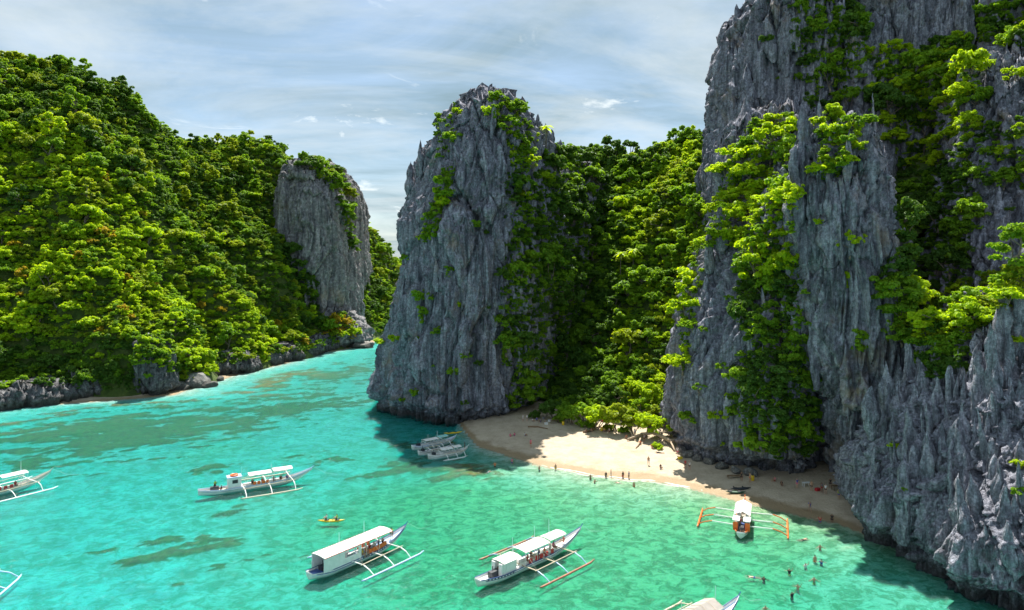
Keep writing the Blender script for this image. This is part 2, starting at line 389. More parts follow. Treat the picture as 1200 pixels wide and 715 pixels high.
def sand_material():
    m, t, o = new_mat('beach_sand')
    b = N(t, 'ShaderNodeBsdfPrincipled', inp={'Roughness': 0.9, 'Specular IOR Level': 0.25})
    c = N(t, 'ShaderNodeNewGeometry')
    n = N(t, 'ShaderNodeTexNoise', inp={'Scale': 0.35, 'Detail': 9, 'Roughness': 0.7}); L(t, c.outputs['Position'], n.inputs['Vector'])
    r = ramp(t, [(0.3, (0.40, 0.315, 0.225)), (0.6, (0.56, 0.465, 0.345))]); L(t, n.outputs['Fac'], r.inputs[0])
    sp = N(t, 'ShaderNodeSeparateXYZ'); L(t, c.outputs['Position'], sp.inputs[0])
    nm = N(t, 'ShaderNodeMath', operation='MULTIPLY_ADD', inp={1: 0.5, 2: -0.25}); L(t, n.outputs['Fac'], nm.inputs[0])
    za = N(t, 'ShaderNodeMath', operation='ADD'); L(t, sp.outputs[2], za.inputs[0]); L(t, nm.outputs[0], za.inputs[1])
    mr = N(t, 'ShaderNodeMapRange', inp={'From Min': 0.16, 'From Max': 0.34, 'To Min': 0.75, 'To Max': 0.0}); L(t, za.outputs[0], mr.inputs[0])
    mx = N(t, 'ShaderNodeMix', data_type='RGBA'); mx.inputs['B'].default_value = (0.29, 0.20, 0.10, 1)      # wet sand
    L(t, mr.outputs[0], mx.inputs['Factor']); L(t, r.outputs[0], mx.inputs['A'])
    # leaf litter near the trees
    n2 = N(t, 'ShaderNodeTexNoise', inp={'Scale': 0.8, 'Detail': 8, 'Roughness': 0.75}); L(t, c.outputs['Position'], n2.inputs['Vector'])
    lz = N(t, 'ShaderNodeMapRange', inp={'From Min': 0.9, 'From Max': 2.2, 'To Min': 0.0, 'To Max': 0.16}); L(t, sp.outputs[2], lz.inputs[0])
    la = N(t, 'ShaderNodeMath', operation='ADD'); L(t, n2.outputs['Fac'], la.inputs[0]); L(t, lz.outputs[0], la.inputs[1])
    lr = ramp(t, [(0.62, g3(0)), (0.74, g3(0.55))]); L(t, la.outputs[0], lr.inputs[0])
    mx2 = N(t, 'ShaderNodeMix', data_type='RGBA'); mx2.inputs['B'].default_value = (0.22, 0.15, 0.09, 1)
    L(t, lr.outputs[0], mx2.inputs['Factor']); L(t, mx.outputs['Result'], mx2.inputs['A'])
    L(t, mx2.outputs['Result'], b.inputs['Base Color'])
    rr = N(t, 'ShaderNodeMapRange', inp={'From Min': 0.0, 'From Max': 0.75, 'To Min': 0.9, 'To Max': 0.45}); L(t, mr.outputs[0], rr.inputs[0]); L(t, rr.outputs[0], b.inputs['Roughness'])
    nb = N(t, 'ShaderNodeTexNoise', inp={'Scale': 2.2, 'Detail': 6, 'Roughness': 0.65}); L(t, c.outputs['Position'], nb.inputs['Vector'])
    bu = N(t, 'ShaderNodeBump', inp={'Strength': 0.9, 'Distance': 0.3}); L(t, nb.outputs['Fac'], bu.inputs['Height']); L(t, bu.outputs[0], b.inputs['Normal'])
    L(t, b.outputs[0], o.inputs['Surface'])
    return m
def seabed_material():
    m, t, o = new_mat('sea_floor')
    b = N(t, 'ShaderNodeBsdfPrincipled', inp={'Roughness': 0.95, 'Specular IOR Level': 0.0})
    c = N(t, 'ShaderNodeNewGeometry')
    a1 = N(t, 'ShaderNodeAttribute', attribute_name='reef'); a2 = N(t, 'ShaderNodeAttribute', attribute_name='green')
    n = N(t, 'ShaderNodeTexNoise', inp={'Scale': 0.22, 'Detail': 8, 'Roughness': 0.65}); L(t, c.outputs['Position'], n.inputs['Vector'])
    r = ramp(t, [(0.3, (0.30, 0.32, 0.30)), (0.65, (0.54, 0.53, 0.50))]); L(t, n.outputs['Fac'], r.inputs[0])
    mg = N(t, 'ShaderNodeMix', data_type='RGBA'); mg.inputs['B'].default_value = (0.29, 0.37, 0.16, 1)
    gm = N(t, 'ShaderNodeMath', operation='MULTIPLY', inp={1: 0.9}); L(t, a2.outputs['Fac'], gm.inputs[0]); L(t, gm.outputs[0], mg.inputs['Factor']); L(t, r.outputs[0], mg.inputs['A'])
    n2 = N(t, 'ShaderNodeTexNoise', inp={'Scale': 0.9, 'Detail': 8, 'Roughness': 0.75}); L(t, c.outputs['Position'], n2.inputs['Vector'])
    r2 = ramp(t, [(0.33, (0.022, 0.035, 0.016)), (0.5, (0.07, 0.065, 0.022)), (0.68, (0.20, 0.165, 0.055))]); L(t, n2.outputs['Fac'], r2.inputs[0])
    ms = N(t, 'ShaderNodeMath', operation='MULTIPLY_ADD', inp={1: 1.6, 2: -0.8}); L(t, n2.outputs['Fac'], ms.inputs[0])
    aa = N(t, 'ShaderNodeMath', operation='ADD'); L(t, a1.outputs['Fac'], aa.inputs[0]); L(t, ms.outputs[0], aa.inputs[1])
    am = N(t, 'ShaderNodeMapRange', interpolation_type='SMOOTHSTEP', inp={'From Min': 0.15, 'From Max': 0.55, 'To Min': 0.0, 'To Max': 0.93}); L(t, aa.outputs[0], am.inputs[0])
    mx = N(t, 'ShaderNodeMix', data_type='RGBA'); L(t, am.outputs[0], mx.inputs['Factor']); L(t, mg.outputs['Result'], mx.inputs['A']); L(t, r2.outputs[0], mx.inputs['B'])
    # scattered weed on the sand, contrast raised to paint in ripple light and dark
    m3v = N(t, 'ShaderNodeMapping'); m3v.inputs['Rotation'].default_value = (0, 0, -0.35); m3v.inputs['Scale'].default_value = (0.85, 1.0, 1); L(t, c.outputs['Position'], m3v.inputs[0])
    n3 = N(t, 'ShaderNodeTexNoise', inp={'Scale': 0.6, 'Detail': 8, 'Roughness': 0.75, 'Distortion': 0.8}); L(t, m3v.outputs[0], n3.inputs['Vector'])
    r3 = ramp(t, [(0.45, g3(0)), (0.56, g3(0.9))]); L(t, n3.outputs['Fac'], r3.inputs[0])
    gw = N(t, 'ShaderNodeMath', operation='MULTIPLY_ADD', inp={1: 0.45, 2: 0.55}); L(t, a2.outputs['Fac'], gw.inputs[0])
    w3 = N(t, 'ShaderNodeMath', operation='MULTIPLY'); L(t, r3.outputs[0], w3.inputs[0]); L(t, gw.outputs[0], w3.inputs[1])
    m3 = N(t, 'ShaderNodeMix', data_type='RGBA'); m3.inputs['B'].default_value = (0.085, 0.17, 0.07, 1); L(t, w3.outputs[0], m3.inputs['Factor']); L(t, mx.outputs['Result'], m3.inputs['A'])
    L(t, m3.outputs['Result'], b.inputs['Base Color']); L(t, b.outputs[0], o.inputs['Surface'])
    return m
beach = link('beach', sub_mesh('beach', gV, gF, fs > -1.0), None, sand_material()); tag(beach, 'curved strip of pale sand below the cliffs', None, None, 'structure')
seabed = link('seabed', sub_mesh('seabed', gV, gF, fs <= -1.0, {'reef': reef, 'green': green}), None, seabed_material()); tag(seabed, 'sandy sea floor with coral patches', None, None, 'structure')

# ------------------------------------------------------------------ water: closed body with absorbing volume
def water_material():
    m, t, o = new_mat('lagoon_water')
    c = N(t, 'ShaderNodeNewGeometry')
    hs = []
    for sc_, dist, rot, sy, det in ((0.16, 1.3, 0.5, 1.8, 3), (0.5, 2.2, 0.25, 1.35, 5), (1.6, 0.6, -0.15, 1.2, 3)):
        mv = N(t, 'ShaderNodeMapping'); mv.inputs['Rotation'].default_value = (0, 0, rot); mv.inputs['Scale'].default_value = (sc_, sc_ * sy, sc_)
        L(t, c.outputs['Position'], mv.inputs[0])
        n = N(t, 'ShaderNodeTexNoise', inp={'Scale': 1.0, 'Detail': det, 'Roughness': 0.6, 'Distortion': 0.5}); L(t, mv.outputs[0], n.inputs['Vector'])
        b = N(t, 'ShaderNodeBump', inp={'Strength': 1.0, 'Distance': dist}); L(t, n.outputs['Fac'], b.inputs['Height'])
        if hs: L(t, hs[-1].outputs[0], b.inputs['Normal'])
        hs.append(b)
    bump = hs[-1]
    fr = N(t, 'ShaderNodeFresnel', inp={'IOR': 1.33}); L(t, bump.outputs[0], fr.inputs['Normal'])
    fm = N(t, 'ShaderNodeMath', operation='MULTIPLY', inp={1: 0.85}, use_clamp=True); L(t, fr.outputs[0], fm.inputs[0])
    gl = N(t, 'ShaderNodeBsdfGlossy', inp={'Roughness': 0.2, 'Color': (1, 1, 1, 1)}); L(t, bump.outputs[0], gl.inputs['Normal'])
    tr = N(t, 'ShaderNodeBsdfTransparent', inp={'Color': (1, 1, 1, 1)})
    # back faces (seen from below / the bottom of the body) are plain transparent
    bf = N(t, 'ShaderNodeMath', operation='SUBTRACT', inp={0: 1.0}); L(t, c.outputs['Backfacing'], bf.inputs[1])
    f2 = N(t, 'ShaderNodeMath', operation='MULTIPLY'); L(t, fm.outputs[0], f2.inputs[0]); L(t, bf.outputs[0], f2.inputs[1])
    df = N(t, 'ShaderNodeBsdfDiffuse', inp={'Color': (0.03, 0.36, 0.31, 1)}); L(t, bump.outputs[0], df.inputs['Normal'])      # suspended silt
    tm = N(t, 'ShaderNodeMath', operation='MULTIPLY', inp={1: 0.09}); L(t, bf.outputs[0], tm.inputs[0])
    tb = N(t, 'ShaderNodeMixShader'); L(t, tm.outputs[0], tb.inputs[0]); L(t, tr.outputs[0], tb.inputs[1]); L(t, df.outputs[0], tb.inputs[2])
    mx = N(t, 'ShaderNodeMixShader'); L(t, f2.outputs[0], mx.inputs[0]); L(t, tb.outputs[0], mx.inputs[1]); L(t, gl.outputs[0], mx.inputs[2])
    L(t, mx.outputs[0], o.inputs['Surface'])
    va = N(t, 'ShaderNodeVolumeAbsorption', inp={'Density': 1.45, 'Color': (0.0, 0.89, 0.893, 1)})
    L(t, va.outputs[0], o.inputs['Volume'])
    return m
WB = MB().box(-2600, 2600, -1500, 3800, -14, 0.0)
water = WB.build('sea_water', water_material()); tag(water, 'clear turquoise lagoon water', None, None, 'structure')

# ------------------------------------------------------------------ rock masses
BVH_SRC = []           # (verts, faces) of everything plants can root on
def closed_curve(pts, n, wback=0.3):
    pts = np.asarray(pts, float); k = len(pts)
    t = np.linspace(0, k, 40 * k, endpoint=False); i = t.astype(int); f = (t - i)[:, None]
    p0, p1, p2, p3 = pts[(i - 1) % k], pts[i % k], pts[(i + 1) % k], pts[(i + 2) % k]
    c = 0.5 * (2 * p1 + (p2 - p0) * f + (2 * p0 - 5 * p1 + 4 * p2 - p3) * f ** 2 + (3 * p1 - p0 - 3 * p2 + p3) * f ** 3)
    c = 0.6 * c + 0.4 * (p1 + (p2 - p1) * f)
    cc = np.vstack([c, c[:1]]); seg = np.diff(cc, axis=0); ln = np.linalg.norm(seg, axis=1) + 1e-9
    area = 0.5 * np.sum(cc[:-1, 0] * cc[1:, 1] - cc[1:, 0] * cc[:-1, 1])
    ny = -seg[:, 0] / ln * np.sign(area)                  # outward normal, y component
    wt = np.where(ny > 0.4, wback, 1.0)                   # coarser on the far side
    d = np.r_[0, np.cumsum(ln * wt)]
    s = np.linspace(0, d[-1], n, endpoint=False)
    return np.stack([np.interp(s, d, cc[:, 0]), np.interp(s, d, cc[:, 1])], 1), d[-1]
def rock_disp(P, s=1.0, seed=0, cols=1.0, flute=1.0):
    """outward displacement of a karst wall (metres)"""
    Q = P.copy()
    Q[:, 0] += 2.2 * s * pnoise(P * np.array([0.06, 0.06, 0.05]) / s, seed + 1)
    Q[:, 1] += 2.2 * s * pnoise(P * np.array([0.06, 0.06, 0.05]) / s, seed + 2)
    big = 3.0 * fbm(Q * np.array([0.035, 0.035, 0.018]) / s, seed + 3, 2)
    h1, h2, hid, hz = worley(Q / (s * np.array([11.0, 11.0, 34.0])), seed + 14)
    face = 4.2 * (hid - 0.5) - 1.6 * hz - 2.6 * np.exp(-(h2 - h1) / 0.045)
    f1, f2, cid, rz = worley(Q / (s * np.array([3.6, 3.6, 26.0])), seed + 4)
    col = 2.0 * (cid - 0.5) - 1.0 * rz - 1.6 * np.exp(-(f2 - f1) / 0.07)
    mod = np.clip(0.6 + 1.3 * pnoise(Q * np.array([0.09, 0.09, 0.05]) / s, seed + 15), 0.1, 1.3)
    g1, g2, cid2, rz2 = worley(Q / (s * np.array([1.35, 1.35, 7.5])), seed + 5)
    col2 = mod * (0.75 * (cid2 - 0.5) - 0.30 * rz2 - 0.45 * np.exp(-(g2 - g1) / 0.10))
    b1 = np.abs(pnoise(Q * np.array([0.26, 0.26, 0.014]) / s, seed + 6))
    b2 = np.abs(pnoise(Q * np.array([0.62, 0.62, 0.035]) / s, seed + 7))
    b3 = np.abs(pnoise(Q * np.array([1.5, 1.5, 0.10]) / s, seed + 16))
    r1_ = np.clip(1 - 2.4 * np.abs(pnoise(Q * np.array([0.42, 0.42, 0.03]) / s, seed + 17)), 0, 1) ** 2      # blades
    r2_ = np.clip(1 - 2.4 * np.abs(pnoise(Q * np.array([1.0, 1.0, 0.09]) / s, seed + 18)), 0, 1) ** 2
    k1, k2, kid, kz = worley(Q / (s * np.array([0.75, 0.75, 2.2])), seed + 19)
    chip = 0.42 * (kid - 0.5) - 0.22 * kz - 0.2 * np.exp(-(k2 - k1) / 0.12)
    fine = fbm(Q * np.array([0.9, 0.9, 0.6]) / s, seed + 8, 4, 0.6)
    return s * (big + cols * (face + col + col2 + chip) + flute * (2.3 * (b1 - 0.25) + 1.3 * (b2 - 0.25) + 0.5 * (b3 - 0.25) + 1.1 * r1_ + 0.6 * r2_ - 0.5) + 0.26 * fine)
def mass(name, poly, levels, du, dv, mat, label, s=1.0, seed=0, top=3.0, cols=1.0, flute=1.0, back=None):
    poly = np.asarray(poly, float); lo, hi = poly.min(0), poly.max(0)
    unit = (poly - lo) / (hi - lo)
    base = unit * (hi - lo)
    _, per = closed_curve(base, 64)
    nu = int(per / du)
    uc, _ = closed_curve(unit * (hi - lo), nu); uc = uc / (hi - lo)
    lv = np.array(levels, float)
    hgt = lv[-1, 0] - lv[0, 0]; nv = int(hgt / dv)
    z = np.linspace(lv[0, 0], lv[-1, 0], nv)
    xl, xr, yf_, yb = [np.interp(z, lv[:, 0], lv[:, k]) for k in (1, 2, 3, 4)]
    Xg = xl[:, None] + uc[None, :, 0] * (xr - xl)[:, None]
    Yg = yf_[:, None] + uc[None, :, 1] * (yb - yf_)[:, None]
    Zg = np.repeat(z[:, None], nu, 1)
    cx, cy = Xg.mean(1, keepdims=True), Yg.mean(1, keepdims=True)
    # outward horizontal normal from ring tangent
    tx = np.roll(Xg, -2, 1) - np.roll(Xg, 2, 1); ty = np.roll(Yg, -2, 1) - np.roll(Yg, 2, 1)
    nx, ny = ty, -tx
    sg = np.sign((nx * (Xg - cx) + ny * (Yg - cy)).sum()); ln = np.hypot(nx, ny) + 1e-6
    nx, ny = sg * nx / ln, sg * ny / ln
    P = np.stack([Xg.ravel(), Yg.ravel(), Zg.ravel()], 1)
    D = rock_disp(P, s, seed, cols, flute).reshape(Xg.shape)
    width = np.minimum(xr - xl, yb - yf_)[:, None]
    D = np.clip(D, -0.32 * width, 0.32 * width)
    t = ((Zg - lv[0, 0]) / hgt)
    Xn, Yn = Xg + nx * D, Yg + ny * D
    f1, f2, cid, rz = worley(np.stack([Xn.ravel() / (2.6 * s), Yn.ravel() / (2.6 * s), 0 * P[:, 2]], 1), seed + 9)
    jag = (1.6 * (cid - 0.45) + 1.2 * (0.5 - f1)).reshape(Xg.shape)
    Zn = Zg + top * jag * np.clip((t - 0.55) / 0.45, 0, 1) ** 1.5 + 0.25 * s * pnoise(P * 0.6, seed + 12).reshape(Xg.shape)
    V = np.stack([Xn.ravel(), Yn.ravel(), Zn.ravel()], 1)
    # cap: shrink the last ring to its centre
    rings = [V]; c = V[-nu:].mean(0); lastr = V[-nu:]
    for q in (0.7, 0.4, 0.15):
        r = c + (lastr - c) * q; r[:, 2] += (1 - q) * 1.2 + 0.8 * pnoise(r * 0.5, seed + 13); rings.append(r)
    V = np.vstack(rings)
    nr = nv + 3
    a = np.arange(nr * nu).reshape(nr, nu); b = np.roll(a, -1, 1)
    Fq = np.stack([a[:-1], b[:-1], b[1:], a[1:]], -1).reshape(-1, 4)
    if sg < 0: Fq = Fq[:, ::-1]
    me = mesh_np(name, V, Fq, False)
    BVH_SRC.append((V, Fq))
    o = link(name, me, None, mat)
    tag(o, label, None, None, 'structure')
    return o

CLIFF = {}
CLIFF['mid'] = mass('sea_stack', [(-42, 200), (-33, 177), (-21, 168.5), (-8, 168.5), (3, 175), (10, 186), (16, 203), (14, 226), (-10, 236), (-34, 224)],
     [(-4, -37.5, 13, 171.5, 234), (1.5, -37.5, 13, 172, 234), (4.5, -39.5, 15, 169, 236), (21, -36, 16, 170, 235), (40, -32.8, 16, 172, 233), (52, -33.5, 15.5, 174, 231), (64, -29.5, 14, 177, 229), (75, -26, 12.5, 180, 225), (82, -21.5, 9.5, 183, 217), (86.5, -16, 5, 186, 208), (88.5, -11, 0, 189, 201)],
     0.30, 0.33, M_ROCK, 'towering grey limestone stack standing in the water beside the beach', 1.0, 100, 2.6, 0.75, 1.0)
CLIFF['left'] = mass('channel_cliff', [(-120, 335), (-104, 323), (-90, 325), (-80, 338), (-80, 385), (-86, 425), (-110, 425), (-120, 385)],
     [(-4, -121, -82.5, 327, 425), (4, -120, -82.5, 325, 425), (44, -119.5, -84.5, 326, 420), (71, -119, -87, 329, 418), (84, -118, -90, 334, 410), (91, -116, -94, 340, 400), (95, -108, -99, 350, 390)],
     0.6, 0.55, M_ROCK_FAR, 'sheer pale cliff face at the far end of the channel', 1.15, 140, 2.4, 0.7, 0.9)
CLIFF['butt'] = mass('beach_buttress', [(34, 147), (37.5, 137), (44, 127), (51, 121.5), (56, 126), (60, 142), (66, 175), (52, 177), (37, 164)],
     [(-4, 36.5, 66, 124.5, 175), (2.2, 36.3, 66, 124.5, 175), (3.4, 36, 66, 124, 175), (5.2, 33.8, 66, 121, 175), (14, 34.2, 66, 120.5, 175), (27, 36, 67, 123, 175), (40, 40, 69, 128, 176), (47, 45, 71, 134, 178), (57, 49.5, 76, 142, 178), (67, 52, 77, 150, 178), (74, 56, 77, 158, 177), (78, 61, 74, 164, 174)],
     0.26, 0.29, M_ROCK, 'grey rock buttress with an undercut foot above the beach', 0.9, 180, 2.2, 0.8, 1.0)
CLIFF['pillar'] = mass('fluted_pillar', [(48, 122), (53, 114), (62, 112), (69, 116), (70, 132), (66, 150), (54, 150), (49, 138)],
     [(-4, 61, 72, 119, 150), (3.0, 59.5, 72, 117, 150), (14.5, 55, 71, 114.5, 150), (23, 52, 70, 113.5, 150), (37, 50.5, 68.5, 113, 148), (47, 49.5, 67, 113.5, 146), (54, 50, 66, 115, 142), (59, 52.5, 65, 117, 137), (63, 56, 63.5, 119.5, 131), (65.5, 58.5, 61.5, 122, 127)],
     0.20, 0.24, M_ROCK, 'tall fluted grey limestone pillar beside the vegetated gully', 0.8, 220, 3.0, 0.6, 1.25)
CLIFF['massif'] = mass('high_massif', [(52, 192), (56, 176), (78, 169), (100, 161), (128, 142), (168, 130), (180, 200), (120, 240), (62, 232)],
     [(-4, 56, 180, 128, 240), (60, 57, 180, 130, 240), (76, 58.5, 180, 131, 240), (95, 60, 178, 133, 238), (107, 62.5, 176, 136, 234), (113, 67, 170, 142, 226)],
     0.40, 0.42, M_ROCK, 'high grey limestone massif rising out of the picture', 1.1, 260, 3.0, 0.8, 1.0)
CLIFF['upper'] = mass('right_crag', [(86, 140), (92, 128), (106, 122), (130, 124), (136, 145), (125, 165), (96, 165)],
     [(-4, 84, 136, 120, 165), (38, 86, 136, 123, 165), (52, 88.5, 136, 126, 165), (64, 92, 136, 130, 165), (74, 96, 135, 134, 164), (82, 101, 134, 138, 163), (88, 108, 130, 145, 160)],
     0.28, 0.32, M_ROCK, 'stepped grey crag behind the yellow canopied trees', 0.9, 300, 3.0, 0.9, 0.9)
CLIFF['front'] = mass('karst_headland', [(47, 98), (48.5, 88), (51, 79), (57, 72), (75, 68), (110, 70), (122, 95), (112, 122), (80, 127), (56, 119), (50, 108)],
     [(-4, 51.5, 122, 73, 126), (1.8, 51.2, 122, 73, 126), (4.2, 49.2, 122, 70, 126), (8, 49.8, 122, 70.5, 126), (12, 53, 122, 73, 124), (18, 57, 122, 77.5, 122), (24, 61, 122, 83, 120), (30, 65, 122, 89, 118), (34, 69, 120, 94, 116), (37, 80, 118, 99, 114)],
     0.17, 0.19, M_ROCK_NEAR, 'jagged dark grey karst headland dropping into the green shallows', 0.62, 340, 2.0, 0.9, 1.1)

def strip_poly(pts, w0, w1):
    pts = [Vector((p[0], p[1])) for p in pts]; a, b = [], []
    for k, p in enumerate(pts):
        t = (pts[min(k + 1, len(pts) - 1)] - pts[max(k - 1, 0)]).normalized(); n = Vector((-t.y, t.x))
        a.append(p + n * w1); b.append(p - n * w0)
    return [tuple(p) for p in b] + [tuple(p) for p in a[::-1]]
def shore(name, pts, hgt, seed, label, s=0.6, w0=4.5, w1=6.0, du=0.5):
    poly = strip_poly(pts, w0, w1); q = np.array(poly); lo, hi = q.min(0), q.max(0)
    e = 0.8
    return mass(name, poly, [(-3, lo[0] + e, hi[0] - e, lo[1] + e, hi[1] - e), (0.6, lo[0] + e, hi[0] - e, lo[1] + e, hi[1] - e), (2.0, lo[0], hi[0], lo[1], hi[1]), (hgt * 0.7, lo[0] - .5, hi[0] - 1.5, lo[1] + .5, hi[1] + 1), (hgt, lo[0] - 2, hi[0] - 4, lo[1] + 2, hi[1] + 3)],
                du, 0.4, M_ROCK_DARK, label, s, seed, 2.2, 0.9, 0.9)
_w = lambda px, py: tuple(G(px, py))[:2]
shore('shore_rock', [_w(-40, 482), _w(0, 477), _w(50, 471), _w(95, 463)], 5.5, 610, 'low broken shore rocks below the left hill', w0=6.5)
shore('shore_rock', [_w(95, 463), _w(130, 460), _w(160, 459)], 6.5, 620, 'low grey shore wall behind the small beach', w0=9.0)
shore('shore_cliff', [_w(156, 463), _w(178, 462), _w(196, 457)], 16, 630, 'upright grey cliff beside the boulder pile', 0.8, 4.0, 8.0)
shore('shore_rock', [_w(205, 452), _w(235, 444), _w(270, 436)], 6.0, 640, 'shore rocks right of the boulder pile')
shore('shore_rock', [_w(270, 438), _w(310, 428), _w(350, 419)], 6.5, 650, 'dark shore rocks along the channel')
shore('shore_rock', [_w(350, 419), _w(385, 410), _w(425, 404)], 7.0, 660, 'dark shore rocks below the channel cliff')
CLIFF['apron'] = mass('cliff_apron', [(-98, 330), (-92, 322), (-80, 322), (-71, 331), (-69, 345), (-78, 356), (-95, 352)],
     [(-3, -98, -71, 323, 356), (1, -98, -71, 323, 356), (3, -98, -69, 321.5, 357), (8, -97, -71, 323, 356), (13, -96, -76, 326, 354), (18, -94, -82, 331, 350)],
     0.8, 0.6, M_ROCK_FAR, 'rocky apron at the foot of the channel cliff', 0.8, 670, 2.0)
CLIFF['wall'] = mass('valley_wall', [(8, 222), (14, 208), (24, 212), (32, 226), (38, 246), (34, 266), (18, 270), (8, 250)],
     [(-2, 6, 40, 204, 272), (30, 7, 38, 208, 272), (50, 8, 36, 214, 270), (64, 9, 35, 222, 268), (71, 11, 32, 230, 264), (75, 15, 26, 238, 256)],
     0.6, 0.6, M_ROCK, 'shaded rock wall joining the stack to the valley', 1.0, 380, 3.0, 0.9, 0.9)

# ------------------------------------------------------------------ hills (thin-plate height fields)
def tps(pts, lam=0.5):
    pts = np.array([tuple(p) for p in pts], float); xy = pts[:, :2] / 100.0; z = pts[:, 2]; n = len(z)
    d2 = ((xy[:, None] - xy[None]) ** 2).sum(-1)
    K = np.where(d2 > 0, d2 * np.log(d2 + 1e-12), 0) + lam * 1e-2 * np.eye(n)
    Pm = np.c_[np.ones(n), xy]
    A = np.block([[K, Pm], [Pm.T, np.zeros((3, 3))]])
    wgt = np.linalg.solve(A, np.r_[z, 0, 0, 0])
    def f(x, y):
        q = np.stack([np.asarray(x, float), np.asarray(y, float)], 1) / 100.0
        out = np.zeros(len(q))
        for k in range(0, len(q), 20000):
            s_ = q[k:k + 20000]; dd = ((s_[:, None] - xy[None]) ** 2).sum(-1)
            out[k:k + 20000] = (np.where(dd > 0, dd * np.log(dd + 1e-12), 0)) @ wgt[:n] + wgt[n] + s_ @ wgt[n + 1:]
        return out
    return f
def hill(name, pts, x0, x1, y0, y1, step, label, seed, amp=3.0, zmin=-3.0, mat=None, mask=None):
    f = tps(pts)
    xs, ys = np.arange(x0, x1, step), np.arange(y0, y1, step)
    X, Y = np.meshgrid(xs, ys); x, y = X.ravel(), Y.ravel()
    def zf(x, y):
        p = np.stack([x, y, 0 * x], 1)
        z = f(x, y)
        return z + amp * np.clip((z + 2) / 12, 0, 1) * (fbm(p * 0.03, seed, 4) + 0.5 * np.abs(fbm(p * 0.06, seed + 7, 3)))
    z = zf(x, y)
    Fq = grid_faces(len(xs), len(ys))
    keep = (z[Fq].max(1) > zmin)
    if mask is not None:
        keep &= mask(x[Fq].mean(1), y[Fq].mean(1))
    V = np.stack([x, y, np.maximum(z, zmin - 3)], 1)
    me = sub_mesh(name, V, Fq, keep)
    BVH_SRC.append((V, Fq[keep]))
    o = link(name, me, None, mat or M_SOIL); tag(o, label, None, None, 'structure')
    return o, zf
lp = [P3(0, 66, 300), P3(50, 72, 305), P3(110, 92, 312), P3(160, 115, 318), P3(195, 150, 325), P3(215, 166, 345), P3(260, 160, 360), P3(310, 164, 368), P3(-120, 60, 290)]   # skyline
lp = [p - Vector((0, 0, 8.0 if k > 1 else 3.5)) for k, p in enumerate(lp)]                # leave room for the canopy
lp += [Vector((p.x - 25, p.y + 60, p.z - 8)) for p in lp[:9]] + [Vector((p.x - 40, p.y + 120, p.z - 40)) for p in lp[:9]]
lp += [P3(0, 140, 262), P3(60, 150, 262), P3(110, 180, 262), P3(150, 235, 258), P3(200, 285, 262), P3(250, 330, 268), P3(300, 365, 280), P3(345, 392, 292)]   # near spur
lp += [P3(120, 150, 292), P3(170, 195, 292), P3(210, 250, 292), P3(260, 300, 300)]
lp += [P3(230, 205, 330), P3(270, 230, 335), P3(300, 260, 328), P3(320, 290, 322), P3(345, 330, 318), P3(372, 375, 318), P3(390, 395, 322)]
lp += [P3(0, 250, 238), P3(80, 260, 236), P3(140, 320, 232), P3(0, 350, 218), P3(90, 360, 216), P3(160, 385, 216), P3(220, 400, 232), P3(290, 402, 262), P3(-120, 250, 225), P3(-120, 400, 195)]
for p in _ls: lp += [Vector((p.x - 4.0, p.y + 3.5, -1.5)), Vector((p.x - 13, p.y + 10, 9.0)), Vector((p.x + 14, p.y - 8, -16))]
lp += [Vector((-175, 170, 2)), Vector((-160, 150, -14)), Vector((-230, 170, 60)), Vector((-62, 345, -12)), Vector((-60, 380, -14))]
left_hill, zL = hill('forest_hill', lp, -330, -60, 150, 470, 2.0, 'steep forested hill across the channel', 400, 6.5)
vp = [P3(640, 470, 186), P3(700, 494, 171), P3(760, 505, 163), P3(810, 512, 158)]
vp = [Vector((p.x, p.y, gz(p.x, p.y) + 0.3)) for p in vp]
vp += [Vector((p.x - 1, p.y - 9, gz(p.x, p.y) - 5)) for p in vp]
vp += [P3(650, 172, 262), P3(690, 168, 268), P3(730, 178, 270), P3(770, 168, 262), P3(805, 155, 254), P3(840, 148, 246), P3(900, 120, 250)]
for p in vp[8:15]: p.z -= 7.0
vp += [Vector((p.x + 10, p.y + 60, p.z - 15)) for p in vp[8:15]]
vp += [P3(660, 420, 205), P3(700, 420, 196), P3(660, 320, 226), P3(700, 330, 216), P3(715, 250, 238), P3(740, 400, 190), P3(750, 320, 208), P3(770, 250, 224), P3(790, 420, 178), P3(800, 330, 192), P3(815, 250, 210), P3(835, 330, 180), P3(840, 250, 196)]
vp += [Vector((-30, 270, 55)), Vector((-60, 300, -8)), Vector((-50, 260, -6)), Vector((-70, 340, -14)), Vector((70, 165, 40)), Vector((60, 190, 55))]
valley, zV = hill('valley_slope', vp, -58, 110, 150, 340, 1.8, 'forested valley slope behind the beach', 440, 4.5, 0.0, mask=lambda x, y: (x > -40) & ((y > 200) | (x > 2)))
fp = [P3(418, 268, 470), P3(440, 284, 470), P3(455, 300, 474), P3(470, 322, 480), P3(500, 345, 490), P3(380, 235, 470), P3(300, 230, 480),
      P3(418, 335, 425), P3(435, 352, 425), P3(452, 378, 425), P3(425, 392, 405), P3(445, 395, 412), P3(470, 392, 430), P3(520, 385, 445), P3(400, 330, 425)]
fp += [Vector((-60, 380, -12)), Vector((-90, 396, -4)), Vector((-40, 410, -10)), Vector((0, 440, -10)), Vector((-170, 560, 20)), Vector((0, 560, 5)), Vector((-60, 600, -5)), Vector((60, 520, -8))]
far_hill, zF = hill('far_headland', fp, -200, 30, 385, 600, 2.5, 'distant green headland beyond the channel', 480, 5.0)

def build_bvh():
    vs, fs_, o = [], [], 0
    for V, Fq in BVH_SRC:
        vs.append(V); fs_.append(Fq + o); o += len(V)
    V = np.vstack(vs); Fq = np.vstack(fs_)
    return BVHTree.FromPolygons(V.tolist(), Fq.tolist())

